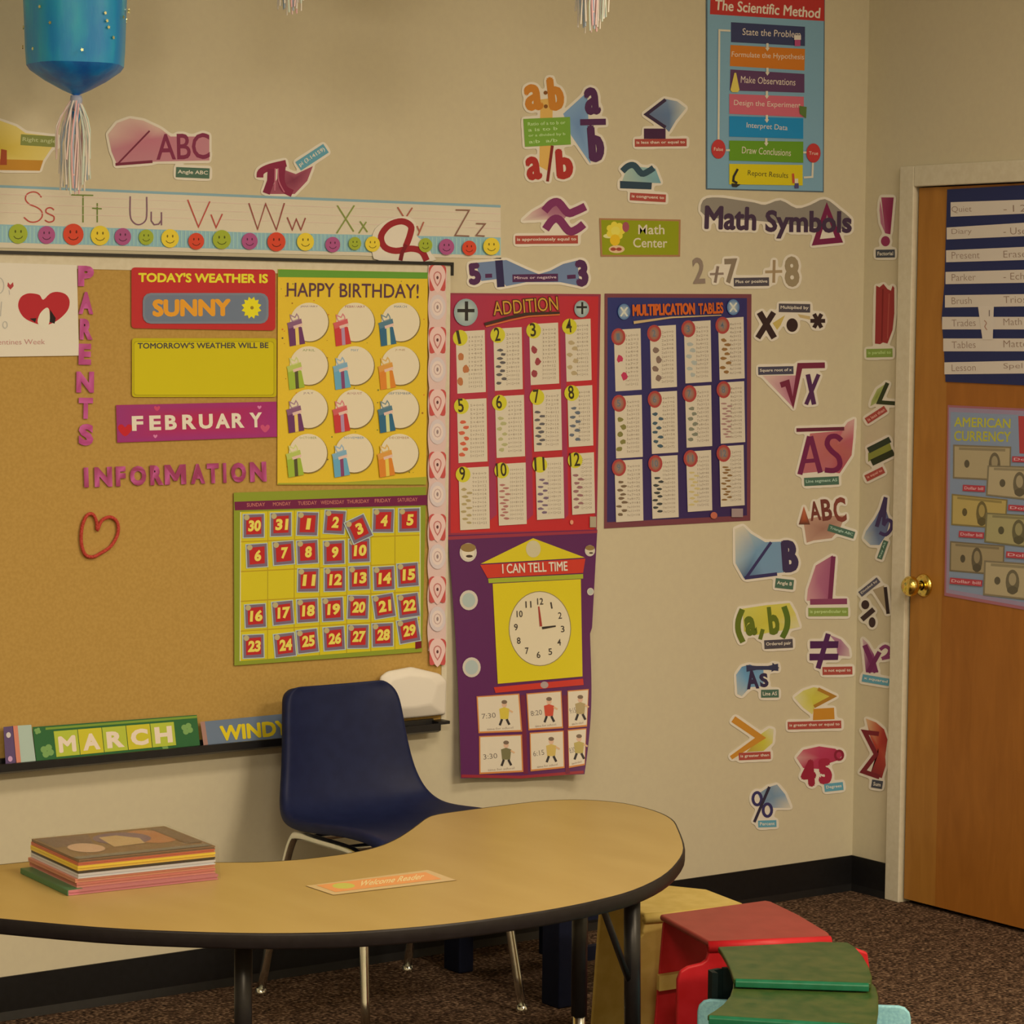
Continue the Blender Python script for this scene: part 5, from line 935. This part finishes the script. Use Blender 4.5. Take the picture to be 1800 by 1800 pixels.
# ------------------------------------------------------------------ hanging decorations
M_FOIL = mottled('blue_foil_paper', (12, 112, 172), (34, 144, 200), 16, .36, .5, .0, .8, 5, (1, 1, .3))
M_CONE = mottled('blue_foil_gathered_shaded', (6, 76, 130), (14, 104, 156), 22, .36, .5, .0, .8, 5)  # same foil made darker: shading and dense layering put into the colour
M_STR = printed('ribbon_strand', .5, .3)
def decoration(px, py, dep, label, full):
    d = FW+RT*((px-900)/FPX)+UP*((900-py)/FPX); T = CAM+d*dep                 # tip of the cone
    r = empty('hanging_decoration', T+np.array([0, 0, .30]), label, 'hanging decoration', 'blue foil decorations hanging from the ceiling'); s = dep/6.0
    m = MB(); n = 20; ph = [0, .1, .2, .15, .1, .2, .15, .05, .2, .1]*2
    pr = [(.004, 0), (.03, .012), (.066, .032), (.098, .055), (.1055, .066), (.108, .10), (.110, .16), (.113, .24), (.113, .32), (.1, .34), (.03, .37), (.004, .385)]
    V = [(T[0]+s*R_*(1+.05*math.cos(5*(2*math.pi*k/n)+ph[k]))*math.cos(2*math.pi*k/n), T[1]+s*R_*(1+.05*math.cos(5*(2*math.pi*k/n)+ph[k]))*math.sin(2*math.pi*k/n), T[2]+s*h) for R_, h in pr for k in range(n)]
    fc = lambda a, b: [[i*n+k, i*n+(k+1) % n, (i+1)*n+(k+1) % n, (i+1)*n+k] for i in range(a, b) for k in range(n)]
    m.raw(V[4*n:], fc(0, len(pr)-5)); mk('foil_body', m, M_FOIL, r, smooth=True); m = MB(); m.raw(V[:5*n], fc(0, 4)); mk('gathered_base', m, M_CONE, r, smooth=True, label='gathered base, darker blue with shading painted in')
    m = MB(); rn = random.Random(11)
    for k in range(64):
        a = rn.uniform(0, 6.28); h = rn.uniform(.08, .31); c0 = np.array([T[0]+s*.1165*math.cos(a), T[1]+s*.1165*math.sin(a), T[2]+s*h]); t1 = np.array([-math.sin(a), math.cos(a), 0]); nn = np.array([math.cos(a), math.sin(a), 0])
        q = [c0+.0045*s*(t1*math.cos(b)+np.array([0, 0, 1])*math.sin(b))*(1 if i % 2 else .5) for i, b in enumerate(np.arange(0, 6.28, .63))]
        m.prism([p+nn*.001 for p in q], [p-nn*.001 for p in q])
    mk('sequins', m, plain('gold_sequin', (205, 185, 110), .25, .6, 1), r)
    m = MB(); m.lathe([(0, .0), (.012, 0), (.014, -.01), (.01, -.03), (0, -.032)], T, 12); mk('knot', m, plain('grey_tape', (150, 140, 134), .5, .3), r, smooth=True)
    m = MB(); cs = [(214, 168, 140), (222, 196, 160), (190, 186, 150), (222, 150, 130), (150, 150, 140), (206, 180, 150)]
    for k in range(44):
        a = rn.uniform(0, 6.28); rr = rn.uniform(.004, .012); L = rn.uniform(.11, .205) if k > 2 else .205; sp = rn.uniform(.6, 3.4)*(1-.4*(L > .18)); q0 = T+np.array([rr*math.cos(a), rr*math.sin(a), -.012])*s
        P = [q0+s*np.array([math.cos(a)*.014*sp*math.sin(min(t*2.2, 1.57))+.004*math.sin(5*t+k), math.sin(a)*.014*sp*math.sin(min(t*2.2, 1.57))+.004*math.cos(4*t+k), -L*t]) for t in (0, .12, .3, .5, .75, 1)]
        m.tube(P, .0021*s, 5, cs[k % 6])
    mk('tassel', m, M_STR, r)
    m = MB()
    for sx in (-1, 1): m.prism([T+np.array([-.009, sx*.003, -.035]), T+np.array([.009, sx*.003, -.035]), T+np.array([.002, sx*.003, -.085]), T+np.array([-.002, sx*.003, -.085])], [T+np.array([-.009, sx*.003+.001, -.035]), T+np.array([.009, sx*.003+.001, -.035]), T+np.array([.002, sx*.003+.001, -.085]), T+np.array([-.002, sx*.003+.001, -.085])])
    mk('foil_tail', m, M_FOIL, r)
    m = MB(); m.tube([T+np.array([0, 0, .384*s]), (T[0], T[1], CEIL-.001)], .0015, 6); mk('cord', m, M_TRIM, r)
decoration(134, 168, 6.0, 'blue foil hanging decoration with sequins and a pink and white tassel, at the upper left', True)
decoration(517, -150, 6.0, 'hanging decoration of which only pale tassel ends show, at the top left of centre', False)
decoration(1045, -118, 6.0, 'hanging decoration of which the pink tassel ends show, left of the scientific method poster', False)
